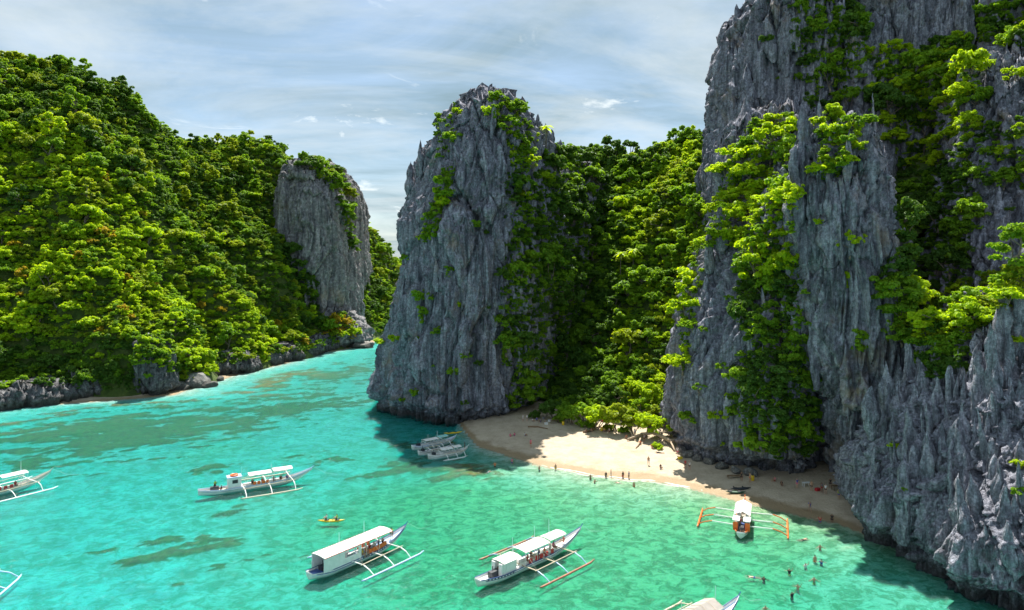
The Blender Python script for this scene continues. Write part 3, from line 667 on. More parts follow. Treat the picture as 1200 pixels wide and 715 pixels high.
# ------------------------------------------------------------------ karst spires (joined: they belong to the rock they grow from)
def spire_mesh(lst, seed, seg=18, lev=18):
    allV, allF, o = [], [], 0
    rg = np.random.default_rng(seed)
    for (bx, by, bz, h, r, lx, ly) in lst:
        a = np.linspace(0, 2 * math.pi, seg, endpoint=False); t = np.linspace(0, 1, lev)
        A, Tt = np.meshgrid(a, t)
        prof = (1 - Tt ** rg.uniform(1.3, 2.4)) ** rg.uniform(0.6, 1.0) * (1 + 0.18 * np.sin(Tt * 9 + rg.uniform(0, 6)))
        prof *= np.clip((Tt + 0.06) / 0.4, 0, 1) ** 0.7
        prof[-1] = 0.02
        el = rg.uniform(0.5, 0.85); th = rg.uniform(0, math.pi)
        k = rg.integers(4, 9); ph = rg.uniform(0, 6)
        fl = 1.22 - 0.5 * np.abs(np.sin(k * 0.5 * A + ph + 0.5 * Tt)) + 0.12 * np.sin(2 * A + ph * 2 + 2 * Tt)
        R = r * prof * fl
        x = R * np.cos(A); y = R * np.sin(A) * el
        xx = x * math.cos(th) - y * math.sin(th) + lx * Tt * h; yy = x * math.sin(th) + y * math.cos(th) + ly * Tt * h
        V = np.stack([bx + xx.ravel(), by + yy.ravel(), bz + (Tt * h).ravel()], 1)
        nn = pnoise(V * np.array([1.1, 1.1, 0.5]), seed); n2 = pnoise(V * np.array([2.6, 2.6, 0.9]), seed + 1)
        V[:, 0] += 0.28 * r * nn + 0.12 * n2; V[:, 1] += 0.28 * r * pnoise(V * np.array([1.1, 1.1, 0.5]) + 7, seed)
        V[:, 2] += 0.25 * n2 * np.clip((Tt.ravel() - 0.5) * 2, 0, 1)
        g = np.arange(lev * seg).reshape(lev, seg); b = np.roll(g, -1, 1)
        allF.append(np.stack([g[:-1], b[:-1], b[1:], g[1:]], -1).reshape(-1, 4) + o); allV.append(V); o += len(V)
    return np.vstack(allV), np.vstack(allF)
def in_poly(x, y, poly):
    c = False; n = len(poly); j = n - 1
    for i in range(n):
        xi, yi = poly[i]; xj, yj = poly[j]
        if (yi > y) != (yj > y) and x < (xj - xi) * (y - yi) / (yj - yi) + xi: c = not c
        j = i
    return c
CAMV = Vector((0, 0, CAM_H))
BVH = build_bvh()
def shoot(px, py):
    d = P3(px, py, 100) - CAMV
    return BVH.ray_cast(CAMV, d.normalized())
def sample_poly(poly, spacing, rng, tries=30):
    xs = [p[0] for p in poly]; ys = [p[1] for p in poly]; out = []
    area = (max(xs) - min(xs)) * (max(ys) - min(ys)); n = int(area / (spacing * spacing) * tries / 4) + 8
    for _ in range(n):
        x, y = rng.uniform(min(xs), max(xs)), rng.uniform(min(ys), max(ys))
        if in_poly(x, y, poly) and all((x - a) ** 2 + (y - b) ** 2 > spacing * spacing for a, b in out): out.append((x, y))
    return out
SPIRES = {
    'karst_headland': ('front', M_ROCK_NEAR, [([(1005, 540), (1065, 455), (1100, 420), (1150, 430), (1200, 350), (1215, 700), (1080, 660), (1020, 600)], 15, (5, 12), (0.6, 1.8)),
                                  ([(1150, 400), (1200, 340), (1215, 470), (1160, 470)], 13, (5, 9), (0.7, 1.3))]),
    'fluted_pillar': ('pillar', M_ROCK, [([(930, 150), (1045, 160), (1050, 500), (960, 470)], 34, (9, 20), (1.0, 1.9))]),
    'right_crag': ('upper', M_ROCK, [([(1130, 80), (1205, 60), (1205, 330), (1130, 330)], 26, (6, 12), (1.2, 2.2))]),
    'sea_stack': ('mid', M_ROCK, [([(480, 170), (560, 120), (620, 160), (640, 300), (480, 330)], 26, (6, 12), (1.2, 2.4)), ([(445, 330), (630, 320), (620, 470), (445, 470)], 30, (8, 18), (1.2, 2.4))]),
    'beach_buttress': ('butt', M_ROCK, [([(800, 330), (860, 260), (930, 300), (940, 520), (800, 500)], 26, (6, 14), (1.0, 2.0))]),
    'high_massif': ('massif', M_ROCK, [([(845, 20), (1150, 0), (1150, 110), (850, 140)], 26, (8, 18), (1.5, 2.8))]),
}
rs = random.Random(5)
EXTRA = {
    'karst_headland': [(P3(1190, 400, 92), 13, 2.0), (P3(1178, 420, 91), 10, 1.7), (P3(1208, 380, 94), 14, 2.2), (P3(1085, 450, 104), 10.5, 1.7), (P3(1068, 455, 104), 7.5, 1.5), (P3(1165, 450, 90), 8, 1.5), (P3(1040, 470, 103), 6, 1.4), (P3(1020, 500, 101), 6, 1.4), (P3(1100, 470, 102), 7, 1.3), (P3(1130, 490, 95), 7, 1.5), (P3(1150, 480, 92), 8, 1.6)],
    'fluted_pillar': [(P3(1014, 250, 117), 17.5, 3.6), (P3(998, 270, 116), 16, 2.8), (P3(1032, 280, 116), 17, 2.6), (P3(943, 230, 121), 16, 2.7), (P3(934, 270, 120), 15, 2.2), (P3(958, 280, 119), 15, 2.4), (P3(975, 300, 116), 11, 2.0), (P3(1060, 470, 113), 15, 2.0), (P3(1075, 500, 112), 13, 1.9)],
    'beach_buttress': [(P3(845, 290, 146), 9, 2.4), (P3(832, 310, 145), 8, 2.2), (P3(858, 300, 147), 7, 2.0)],
    'sea_stack': [(P3(575, 125, 190), 6.5, 2.0), (P3(561, 128, 190), 6, 1.8), (P3(548, 135, 190), 6, 1.8), (P3(492, 200, 196), 9, 2.2), (P3(500, 195, 196), 7, 2.0), (P3(480, 225, 198), 9, 2.0), (P3(528, 150, 192), 7, 2.0), (P3(640, 175, 205), 8, 2.0), (P3(648, 182, 207), 8, 1.8), (P3(656, 190, 210), 7, 1.8), (P3(630, 165, 203), 8, 2.0), (P3(612, 145, 198), 8, 2.2)],
}
for name, (key, mat, regs) in SPIRES.items():
    lst = []
    for poly, sp_, hr, rr in regs:
        for (px, py) in sample_poly(poly, sp_, rs):
            h, nrm, idx, dist = shoot(px, py)
            if h is None: continue
            hh, r = rs.uniform(*hr), rs.uniform(*rr)
            n2 = Vector((nrm.x, nrm.y, 0)); n2 = n2.normalized() if n2.length > 0.01 else Vector((0, -1, 0))
            if n2.y > 0.3: n2 = Vector((0, -1, 0))
            p = h - n2 * r * 0.55
            if p.z - hh * 0.5 < (7.0 if key != 'front' else 3.0): continue
            lst.append((p.x, p.y, p.z - hh * 0.55, hh, r, -n2.x * 0.06 + rs.uniform(-.04, .04), -n2.y * 0.10))
    for p, hh, r in EXTRA.get(name, []):
        lst.append((p.x, p.y, p.z - 2, hh + 2, r, rs.uniform(-.03, .03), 0.03))
    if not lst: continue
    V, Fq = spire_mesh(lst, 500 + len(lst), 20 if key in ('front', 'pillar') else 14, 22 if key in ('front', 'pillar') else 16)
    o = link('spires', mesh_np('spires', V, Fq, False), CLIFF[key], mat); o['kind'] = 'stuff'
    BVH_SRC.append((V, Fq))
BVH = build_bvh()
print('rocks', time.time() - T0)

# ------------------------------------------------------------------ plants
def leaf_cloud(centers, radii, n, size, seed, flat=0.55, up=0.55, droop=0.0):
    """leaf-spray quads spread over clumps: centers (k,3), radii (k,), n leaves in all"""
    rg = np.random.default_rng(seed)
    centers = np.asarray(centers, float); radii = np.asarray(radii, float)
    wgt = radii ** 2; k = rg.choice(len(centers), n, p=wgt / wgt.sum())
    d = rg.normal(size=(n, 3)); d /= np.linalg.norm(d, axis=1)[:, None]
    low = d[:, 2] < -0.25; d[low, 2] *= -1
    rad = radii[k] * rg.uniform(0.62, 1.06, n)
    p = centers[k] + d * rad[:, None] * np.array([1, 1, flat])
    nr = d * np.array([1, 1, 1.0]) * (1 - up) + np.array([0, 0, up]) + rg.normal(size=(n, 3)) * 0.42
    nr /= np.linalg.norm(nr, axis=1)[:, None]
    a = np.cross(nr, rg.normal(size=(n, 3))); a /= np.linalg.norm(a, axis=1)[:, None]; b = np.cross(nr, a)
    sz = size * rg.uniform(0.55, 1.35, n)
    a = a * sz[:, None]; b = b * (sz * rg.uniform(0.5, 0.9, n))[:, None]
    bend = nr * (sz * 0.28)[:, None]
    q = np.stack([p - a, p - b * 0.9 - bend * 0.2, p + a - bend, p + b], 1)       # kite-shaped spray
    q[:, 0] -= bend
    V = q.reshape(-1, 3); V[:, 2] -= droop * np.abs(rg.normal(size=len(V))) * 0.0
    Fq = np.arange(4 * n).reshape(n, 4)
    return V, Fq
def crown_clumps(kind, rg):
    c, r = [], []
    if kind == 'umbrella':
        for k in range(20):
            a = rg.uniform(0, 6.28); q = math.sqrt(rg.uniform(0, 1)) * 0.85
            c.append((q * math.cos(a), q * math.sin(a), 1.05 - 0.55 * q * q + rg.uniform(-.22, .12))); r.append(rg.uniform(0.28, 0.44))
    elif kind == 'dome':
        for k in range(24):
            a = rg.uniform(0, 6.28); e = rg.uniform(-0.25, 1.45); q = rg.uniform(0.5, 0.95)
            c.append((q * math.cos(a) * math.cos(e), q * math.sin(a) * math.cos(e), 0.75 + q * 0.85 * math.sin(e))); r.append(rg.uniform(0.26, 0.46))
    elif kind == 'tall':
        for k in range(24):
            z = rg.uniform(0.35, 2.0); q = 0.62 * math.sqrt(max(0.05, 1 - ((z - 1.0) / 1.15) ** 2)); a = rg.uniform(0, 6.28)
            c.append((q * math.cos(a), q * math.sin(a), z)); r.append(rg.uniform(0.24, 0.42))
    elif kind == 'tiers':
        for z, R in ((0.55, 0.95), (0.95, 0.8), (1.3, 0.55), (1.55, 0.3)):
            for k in range(8):
                a = rg.uniform(0, 6.28); q = R * math.sqrt(rg.uniform(0.1, 1))
                c.append((q * math.cos(a), q * math.sin(a), z + rg.uniform(-.08, .08))); r.append(rg.uniform(0.18, 0.30))
    elif kind == 'open':
        for k in range(15):
            a = rg.uniform(0, 6.28); e = rg.uniform(0.0, 1.4); q = rg.uniform(0.6, 1.0)
            c.append((q * math.cos(a) * math.cos(e), q * math.sin(a) * math.cos(e), 0.65 + q * math.sin(e))); r.append(rg.uniform(0.17, 0.32))
    elif kind == 'shrub':
        for k in range(13):
            a = rg.uniform(0, 6.28); q = math.sqrt(rg.uniform(0, 1)) * 0.8
            c.append((q * math.cos(a), q * math.sin(a), 0.45 - 0.25 * q + rg.uniform(-.25, .35))); r.append(rg.uniform(0.28, 0.5))
    elif kind == 'hanging':
        for k in range(16):
            t = rg.uniform(0, 1); a = rg.uniform(0, 6.28); q = 0.5 * (1 - 0.6 * t)
            c.append((q * math.cos(a), q * math.sin(a) * 0.7, 0.5 - 1.5 * t)); r.append(rg.uniform(0.2, 0.36))
    return c, r
def trunk_mesh(kind, seed, clumps, short=False):
    rg = random.Random(seed); mb = MB()
    top = {'umbrella': 0.75, 'dome': 0.55, 'tall': 0.9, 'tiers': 1.0, 'open': 0.5, 'shrub': 0.1, 'hanging': 0.1}[kind]
    base = -1.1 if kind not in ('shrub', 'hanging') else -0.55
    w0 = 0.085 if base < -1 else 0.05
    if short: base = -0.2; w0 *= 0.8
    pts = [(rg.uniform(-.05, .05) * k, rg.uniform(-.05, .05) * k, base + (top - base) * k / 4) for k in range(5)]
    mb.tube(pts, [w0, w0 * 0.8, w0 * 0.7, w0 * 0.6, w0 * 0.4], 7)
    for c in rg.sample(list(clumps), min(7, len(clumps))):
        s0 = Vector(pts[rg.choice((2, 3, 4))]); e = Vector(c)
        m_ = s0.lerp(e, 0.5) + Vector((rg.uniform(-.06, .06), rg.uniform(-.06, .06), 0.05))
        mb.tube([s0, m_, e], [w0 * 0.45, w0 * 0.3, w0 * 0.12], 5)
    return mb
VAR = []       # (kind, crown mesh, trunk mesh)
for i, (kind, n, sz) in enumerate([('umbrella', 1900, 0.085), ('dome', 2300, 0.085), ('tall', 2400, 0.085), ('tiers', 1700, 0.08), ('open', 1300, 0.085), ('dome', 1800, 0.1), ('umbrella', 2300, 0.075), ('shrub', 1000, 0.10), ('shrub', 800, 0.12), ('hanging', 1100, 0.10)]):
    rg = np.random.default_rng(900 + i)
    c, r = crown_clumps(kind, rg)
    c0, r0 = list(c), list(r); c, r = [], []
    for (q_, rad_) in zip(c0, r0):                      # each limb end breaks into several small sprays
        for _ in range(3):
            o_ = rg.normal(size=3); o_ /= np.linalg.norm(o_)
            c.append(tuple(np.array(q_) + o_ * rad_ * np.array([0.75, 0.75, 0.5]) * rg.uniform(0.4, 1.25))); r.append(rad_ * rg.uniform(0.3, 0.72))
    V, Fq = leaf_cloud(c, r, int(n * 1.7), sz * 0.92, 950 + i, 0.62 if kind in ('umbrella', 'tiers') else 0.85, 0.25 if kind in ('umbrella', 'tiers') else 0.12)
    cm = mesh_np('crown', V, Fq, False); cm.materials.append(FOL['mid'])
    mb = trunk_mesh(kind, 970 + i, c)
    tm = bpy.data.meshes.new('trunk'); tm.from_pydata([tuple(p) for p in mb.v], [], mb.f); tm.materials.append(M_BARK)
    mb = trunk_mesh(kind, 970 + i, c, True); t2 = bpy.data.meshes.new('trunk'); t2.from_pydata([tuple(p) for p in mb.v], [], mb.f); t2.materials.append(M_BARK)
    VAR.append((kind, cm, tm, t2))
TREE_V, SHRUB_V = [0, 1, 1, 2, 2, 3, 4, 5, 5, 6], [7, 8, 9]
SHAPE = {'umbrella': 'flat-topped', 'dome': 'round-crowned', 'tall': 'tall-crowned', 'tiers': 'layered', 'open': 'open-crowned', 'shrub': 'low', 'hanging': 'hanging'}
COLR = {'lime': 'bright lime-green', 'mid': 'mid-green', 'dark': 'dark green', 'olive': 'olive-green', 'gold': 'golden-yellow'}
def plant(vi, col, loc, size, place, group, rz=None, zs=1.0, name=None, label=None, short=False):
    kind, cm, tm, t2 = VAR[vi]
    if short: tm = t2
    isb = kind in ('shrub', 'hanging')
    e = empty(name or ('shrub' if isb else 'tree'), loc, rs.uniform(0, 6.28) if rz is None else rz)
    e.scale = (size, size, size * zs)
    a = link('crown', cm, e); set_mat(a, FOL[col])
    b = link('stem' if isb else 'trunk', tm, e)
    big = 'small ' if size < (1.5 if isb else 2.6) else ('large ' if size > (2.3 if isb else 3.7) else '')
    lb = label or f"{big}{COLR[col]} {SHAPE[kind]} {'shrub' if isb else 'tree'} {place}"
    tag(e, lb, 'shrub' if isb else 'tree', group)
    return e

# ---- hanging / ledge plants on the rock, found by shooting at the rock walls
SCRUB = []
def on_rock(poly, spacing, cols, sizes, place, group, vs, sink=0.15, zs=(0.8, 1.15)):
    out = []
    if spacing <= 20:
        xs_ = [p[0] for p in poly]; ys_ = [p[1] for p in poly]; st = max(4.0, spacing * 0.42)
        for qx in np.arange(min(xs_), max(xs_), st):
            for qy in np.arange(min(ys_), max(ys_), st):
                px, py = qx + rs.uniform(-.6, .6) * st, qy + rs.uniform(-.6, .6) * st
                if not in_poly(px, py, poly) or rs.random() < 0.22: continue
                h, nrm, idx, dist = shoot(px, py)
                if h is None: continue
                z_ = rs.uniform(0.6, 1.5) * (1.0 if dist < 200 else 1.6)
                c_ = rs.choice(cols); c_ = 'mid' if (c_ == 'lime' and rs.random() < 0.45) else c_
                SCRUB.append((h.x, h.y - 0.1, h.z, z_, rs.choice((7, 8, 9)), c_))
    for (px, py) in sample_poly(poly, spacing * 1.08, rs):
        h, nrm, idx, dist = shoot(px, py)
        if h is None: continue
        sz = rs.uniform(*sizes) * rs.choice((0.8, 1.2, 1.4, 1.7))
        out.append((rs.choice(vs), rs.choice(cols), h - nrm * sz * sink + Vector((0, -0.15 * sz, -0.35 * sz)), sz, place, group, rs.uniform(*zs)))
    return out
ROCKP = []
def single(px, py, vi, col, size, place, group, zs=1.0):
    size = size * 1.2
    h, nrm, idx, dist = shoot(px, py)
    if h is not None: ROCKP.append((vi, col, h, size, place, group, zs))
G_R0 = ''
ROCKP += on_rock([(150, 380), (205, 385), (200, 430), (150, 425)], 12, ['mid', 'lime', 'dark'], (1.2, 2.2), 'on the upright cliff beside the boulder pile', '', [7, 8, 9])
ROCKP += on_rock([(0, 425), (150, 425), (150, 448), (0, 450)], 14, ['mid', 'dark', 'dark'], (1.4, 2.4), 'overhanging the low broken shore rocks', '', [7, 8, 9])
ROCKP += on_rock([(205, 425), (300, 410), (400, 395), (400, 402), (300, 420), (210, 440)], 12, ['mid', 'olive', 'dark'], (1.2, 2.0), 'overhanging the dark channel shore rocks', '', [7, 8, 9])
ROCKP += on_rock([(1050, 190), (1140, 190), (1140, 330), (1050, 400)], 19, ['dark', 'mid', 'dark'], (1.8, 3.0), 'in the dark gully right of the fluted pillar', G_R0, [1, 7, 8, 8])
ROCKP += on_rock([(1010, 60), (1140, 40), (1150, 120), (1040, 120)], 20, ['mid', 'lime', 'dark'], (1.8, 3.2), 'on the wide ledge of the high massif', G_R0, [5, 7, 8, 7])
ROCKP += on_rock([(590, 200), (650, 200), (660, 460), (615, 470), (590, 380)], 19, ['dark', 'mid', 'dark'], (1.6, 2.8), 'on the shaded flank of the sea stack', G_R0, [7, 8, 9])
A_B = 'on top of the beach buttress'; G_R = 'plants rooted on the cliffs'
ROCKP += on_rock([(845, 255), (846, 190), (880, 140), (925, 135), (930, 250), (925, 320), (890, 330), (860, 290)], 15, ['lime', 'lime', 'lime', 'mid'], (1.9, 3.2), A_B, G_R, [0, 1, 3, 4, 6, 7])
ROCKP += on_rock([(800, 440), (792, 330), (815, 262), (848, 228), (855, 262), (824, 300), (812, 380)], 14, ['lime', 'lime', 'mid'], (1.6, 2.8), 'along the valley edge of the beach buttress', G_R, [0, 1, 4, 7])
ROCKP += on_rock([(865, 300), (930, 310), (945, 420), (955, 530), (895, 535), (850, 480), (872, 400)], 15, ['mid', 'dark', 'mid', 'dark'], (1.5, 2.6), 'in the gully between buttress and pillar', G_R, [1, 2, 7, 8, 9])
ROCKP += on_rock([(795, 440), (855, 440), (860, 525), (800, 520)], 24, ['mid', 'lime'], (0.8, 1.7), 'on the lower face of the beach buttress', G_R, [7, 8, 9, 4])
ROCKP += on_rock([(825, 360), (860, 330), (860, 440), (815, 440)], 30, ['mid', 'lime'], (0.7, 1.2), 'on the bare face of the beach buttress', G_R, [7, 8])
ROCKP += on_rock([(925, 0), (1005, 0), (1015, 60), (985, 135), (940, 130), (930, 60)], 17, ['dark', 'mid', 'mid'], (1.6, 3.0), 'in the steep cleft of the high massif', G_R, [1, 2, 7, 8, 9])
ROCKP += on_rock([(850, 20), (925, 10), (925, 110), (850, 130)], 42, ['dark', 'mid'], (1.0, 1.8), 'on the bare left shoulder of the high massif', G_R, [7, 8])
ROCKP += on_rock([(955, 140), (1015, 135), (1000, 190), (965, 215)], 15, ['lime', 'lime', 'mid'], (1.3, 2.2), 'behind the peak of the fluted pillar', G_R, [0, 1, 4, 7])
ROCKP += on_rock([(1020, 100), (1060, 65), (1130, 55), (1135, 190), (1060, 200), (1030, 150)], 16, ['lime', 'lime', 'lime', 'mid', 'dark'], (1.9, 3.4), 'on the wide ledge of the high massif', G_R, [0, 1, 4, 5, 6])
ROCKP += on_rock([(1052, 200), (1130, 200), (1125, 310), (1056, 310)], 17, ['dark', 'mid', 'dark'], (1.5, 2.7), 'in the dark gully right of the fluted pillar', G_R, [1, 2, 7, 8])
ROCKP += on_rock([(1145, 150), (1200, 140), (1205, 225), (1150, 210)], 18, ['mid', 'lime', 'dark'], (1.3, 2.3), 'on the ledge of the stepped crag', G_R, [1, 4, 7])
ROCKP += on_rock([(1140, 0), (1205, 0), (1205, 60), (1150, 55)], 18, ['dark', 'mid'], (1.5, 2.6), 'high on the massif above the crag', G_R, [1, 5, 7])
ROCKP += on_rock([(1145, 220), (1200, 230), (1200, 300), (1140, 300)], 34, ['mid', 'dark'], (0.8, 1.5), 'on the face of the stepped crag', G_R, [7, 8])
ROCKP += on_rock([(1040, 365), (1100, 340), (1190, 310), (1196, 335), (1160, 375), (1110, 400), (1050, 395)], 14, ['lime', 'lime', 'olive', 'mid'], (1.5, 2.5), 'on the hollow behind the karst headland', G_R, [0, 3, 6, 0], 0.0)
ROCKP += on_rock([(1050, 395), (1130, 395), (1130, 430), (1095, 440)], 15, ['dark', 'mid'], (1.1, 1.9), 'below the yellow canopied trees', G_R, [7, 8, 1])
for a in [(996, 300, 4, 'lime', 2.3), (994, 325, 9, 'lime', 1.6), (1008, 395, 9, 'mid', 1.9), (1005, 410, 7, 'mid', 1.4), (945, 345, 8, 'mid', 0.9), (948, 382, 8, 'mid', 0.7), (960, 262, 7, 'lime', 1.0), (1025, 350, 7, 'mid', 0.9), (1050, 345, 4, 'mid', 1.6)]:
    single(*a, 'clinging to the face of the fluted pillar', G_R)
for a in [(1046, 524, 7, 'lime', 0.95), (1192, 545, 7, 'lime', 1.0), (1195, 580, 8, 'mid', 0.8), (1190, 95, 0, 'lime', 2.0), (1200, 40, 0, 'lime', 1.8), (1190, 345, 7, 'mid', 1.0), (1060, 575, 8, 'mid', 0.35), (1195, 400, 7, 'lime', 0.9)]:
    single(*a, 'growing alone between the grey karst blades', G_R)
SM = 'on the shaded flank of the sea stack'
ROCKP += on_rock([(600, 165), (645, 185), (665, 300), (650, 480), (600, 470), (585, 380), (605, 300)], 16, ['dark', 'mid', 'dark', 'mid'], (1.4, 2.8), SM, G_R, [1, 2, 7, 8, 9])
ROCKP += on_rock([(572, 104), (600, 113), (630, 165), (605, 205), (590, 160), (574, 135)], 12, ['lime', 'mid', 'lime', 'mid'], (1.4, 2.4), 'on the summit ridge of the sea stack', G_R, [0, 1, 7, 4])
ROCKP += on_rock([(520, 200), (534, 205), (512, 280), (492, 282)], 10, ['lime', 'mid', 'mid'], (1.2, 2.0), 'in the diagonal crack of the sea stack', G_R, [7, 8, 4])
ROCKP += on_rock([(450, 420), (600, 400), (600, 480), (440, 470)], 46, ['dark', 'mid'], (0.8, 1.6), 'on the lower face of the sea stack', G_R, [7, 8, 9])
ROCKP += on_rock([(470, 300), (600, 220), (600, 400), (470, 400)], 40, ['mid', 'dark'], (0.8, 1.7), 'on the middle face of the sea stack', G_R, [7, 8, 9])
ROCKP += on_rock([(510, 130), (540, 115), (530, 180), (505, 190)], 16, ['mid', 'lime'], (1.2, 2.0), 'near the top left of the sea stack', G_R, [7, 8])
for a in [(495, 350, 7, 'mid', 2.6), (495, 366, 9, 'mid', 2.4), (540, 360, 7, 'lime', 2.0), (515, 390, 7, 'mid', 2.0), (530, 438, 7, 'mid', 1.9), (486, 462, 7, 'mid', 1.7), (545, 420, 8, 'mid', 1.5), (462, 400, 8, 'lime', 1.5), (446, 402, 7, 'lime', 1.6), (440, 428, 8, 'lime', 1.2), (556, 265, 7, 'mid', 1.8), (612, 240, 0, 'lime', 2.6), (625, 200, 4, 'lime', 2.2), (640, 215, 0, 'lime', 2.4), (610, 330, 1, 'mid', 2.6)]:
    single(*a, 'clinging to the face of the sea stack', G_R)
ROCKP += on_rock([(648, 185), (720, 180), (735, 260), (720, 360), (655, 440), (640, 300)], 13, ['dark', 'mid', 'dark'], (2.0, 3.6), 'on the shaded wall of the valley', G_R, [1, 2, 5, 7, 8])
ROCKP += on_rock([(318, 182), (330, 166), (384, 166), (408, 225), (420, 295), (410, 292), (395, 225), (352, 190)], 8, ['mid', 'dark', 'olive', 'mid'], (2.4, 4.0), 'capping the channel cliff', G_R, [1, 5, 6, 7])
ROCKP += on_rock([(385, 372), (402, 366), (428, 390), (405, 396), (380, 392)], 7, ['gold', 'olive', 'gold', 'lime'], (1.4, 2.4), 'at the foot of the channel cliff', G_R, [7, 8, 1])
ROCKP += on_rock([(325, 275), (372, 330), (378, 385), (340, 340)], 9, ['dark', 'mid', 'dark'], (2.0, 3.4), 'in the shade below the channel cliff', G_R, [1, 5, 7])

# ---- forest on the hills: candidates, then the largest seen ones become single trees, the rest one mass per hill
def scatter(zf, x0, x1, y0, y1, sp, seed, zlo, zhi, colf, size, ok=lambda x, y: True):
    rg = random.Random(seed); cell = sp; pts = []; grid = {}
    n = int((x1 - x0) * (y1 - y0) / sp / sp * 2.2)
    xs = np.array([rg.uniform(x0, x1) for _ in range(n)]); ys = np.array([rg.uniform(y0, y1) for _ in range(n)])
    zs_ = zf(xs, ys)
    for x, y, z in zip(xs, ys, zs_):
        if z < zlo or z > zhi or not ok(x, y): continue
        k = (int(x // cell), int(y // cell)); bad = False
        for a in (-1, 0, 1):
            for b in (-1, 0, 1):
                for (u, v) in grid.get((k[0] + a, k[1] + b), ()):
                    if (u - x) ** 2 + (v - y) ** 2 < sp * sp * 0.72: bad = True
        if bad: continue
        grid.setdefault(k, []).append((x, y))
        s_ = rg.uniform(*size) * rg.choice((0.7, 1.0, 1.0, 1.0, 1.6))
        top = Vector((x, y, z + 1.6 * s_))
        px, py = to_px(top)
        if not (-240 < px < 1400): continue
        h = BVH.ray_cast(CAMV, (top - CAMV).normalized())
        vis = h[0] is None or h[3] > (top - CAMV).length - 6.0
        if not vis and y < 388:
            h2 = BVH.ray_cast(CAMV, (top + Vector((0, 0, 4)) - CAMV).normalized())
            if h2[0] is not None and h2[3] < (top - CAMV).length - 25: continue
        pts.append((x, y, z, s_, vis and -5 < px < 1205, colf(px, py, rg), px, py, rg.choice(TREE_V)))
    return pts
def pick(rg, **wts):
    k = list(wts); return rg.choices(k, [wts[q] for q in k])[0]
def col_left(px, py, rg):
    # sunlight on the spur and shade behind painted by leaf colour, olive tops
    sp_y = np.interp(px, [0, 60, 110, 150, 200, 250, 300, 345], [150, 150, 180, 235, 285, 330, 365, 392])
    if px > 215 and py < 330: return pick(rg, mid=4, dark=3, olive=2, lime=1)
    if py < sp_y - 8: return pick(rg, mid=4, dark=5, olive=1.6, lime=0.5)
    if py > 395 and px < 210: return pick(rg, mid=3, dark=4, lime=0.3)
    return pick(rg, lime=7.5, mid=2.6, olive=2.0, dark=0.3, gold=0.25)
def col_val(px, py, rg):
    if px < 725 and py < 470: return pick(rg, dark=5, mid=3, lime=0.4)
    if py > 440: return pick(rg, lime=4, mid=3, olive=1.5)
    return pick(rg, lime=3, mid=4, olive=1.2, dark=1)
forest = []
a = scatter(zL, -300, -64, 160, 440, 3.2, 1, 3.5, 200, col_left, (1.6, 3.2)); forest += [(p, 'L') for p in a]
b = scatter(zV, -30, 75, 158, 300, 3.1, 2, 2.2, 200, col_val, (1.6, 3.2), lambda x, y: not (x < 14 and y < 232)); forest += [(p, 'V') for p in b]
c = scatter(zF, -190, 20, 390, 540, 4.0, 3, 6, 200, lambda px, py, rg: pick(rg, lime=2, mid=4, olive=2, dark=1), (2.0, 3.6)); forest += [(p, 'F') for p in c]
print('forest', len(a), len(b), len(c), sum(1 for f in forest if f[0][4]), time.time() - T0)
n_rock_tree = sum(1 for r in ROCKP if r[0] in TREE_V)
print('rock plants', len(ROCKP), n_rock_tree)
for (px, py, vi, col, sz) in [(683, 494, 1, 'mid', 3.4), (700, 497, 5, 'lime', 3.8), (722, 499, 1, 'olive', 4.0), (741, 501, 1, 'olive', 3.4), (757, 505, 5, 'lime', 3.6), (775, 509, 4, 'lime', 3.2), (664, 489, 1, 'mid', 3.0), (648, 486, 5, 'dark', 3.2), (772, 516, 7, 'lime', 1.6), (628, 484, 7, 'dark', 2.4), (640, 486, 1, 'dark', 2.6), (654, 488, 7, 'mid', 2.4), (668, 491, 1, 'mid', 2.8), (680, 493, 7, 'mid', 2.2), (693, 494, 7, 'mid', 2.2), (712, 497, 7, 'olive', 2.0), (732, 500, 7, 'mid', 2.0), (190, 420, 7, 'lime', 2.0), (172, 440, 7, 'mid', 1.8)]:
    p = G(px, py, 3.0); h_ = BVH.ray_cast(Vector((p.x, p.y, 200)), Vector((0, 0, -1)))
    z_ = max(gz(p.x, p.y), h_[0].z if (h_[0] is not None and px > 300) else 0)
    if px < 300: p = shoot(px, py)[0]; z_ = p.z - .8
    ROCKP.append((vi, col, Vector((p.x, p.y, z_ + sz * (0.12 if px > 300 else 0.2))), sz / 1.1, 'overhanging the back of the beach' if px > 300 else 'on the upright cliff beside the boulder pile', '', 1.0))
for (vi, col, p, sz, place, group, zs) in ROCKP:
    plant(vi, col, p, sz, place, 'shrubs rooted on the cliffs' if vi in SHRUB_V else 'trees rooted on the cliffs', None, zs, short='back of the beach' not in place)
vis = [f for f in forest if f[0][4]]
vis.sort(key=lambda f: -f[0][3] / f[0][1])
single_ids = set(id(f) for f in vis[:max(0, 320 - n_rock_tree)])
def zone_name(hill_, px, py):
    if hill_ == 'F': return 'on the distant headland'
    if hill_ == 'V': return 'in the shaded side of the valley' if px < 725 else ('at the back of the beach' if py > 430 else 'on the sunny valley slope')
    if py > 400: return 'above the rocky shore across the channel'
    if px > 215 and py < 330: return 'in the hollow beside the channel cliff'
    sp_y = np.interp(px, [0, 60, 110, 150, 200, 250, 300, 345], [150, 150, 180, 235, 285, 330, 365, 392])
    return 'on the upper slope of the left hill' if py < sp_y - 8 else 'on the sunny spur of the left hill'
GRP = {'L': 'forest trees on the hill across the channel', 'V': 'forest trees in the valley behind the beach', 'F': 'forest trees on the distant headland'}
mass_pts = {'L': [], 'V': [], 'F': []}
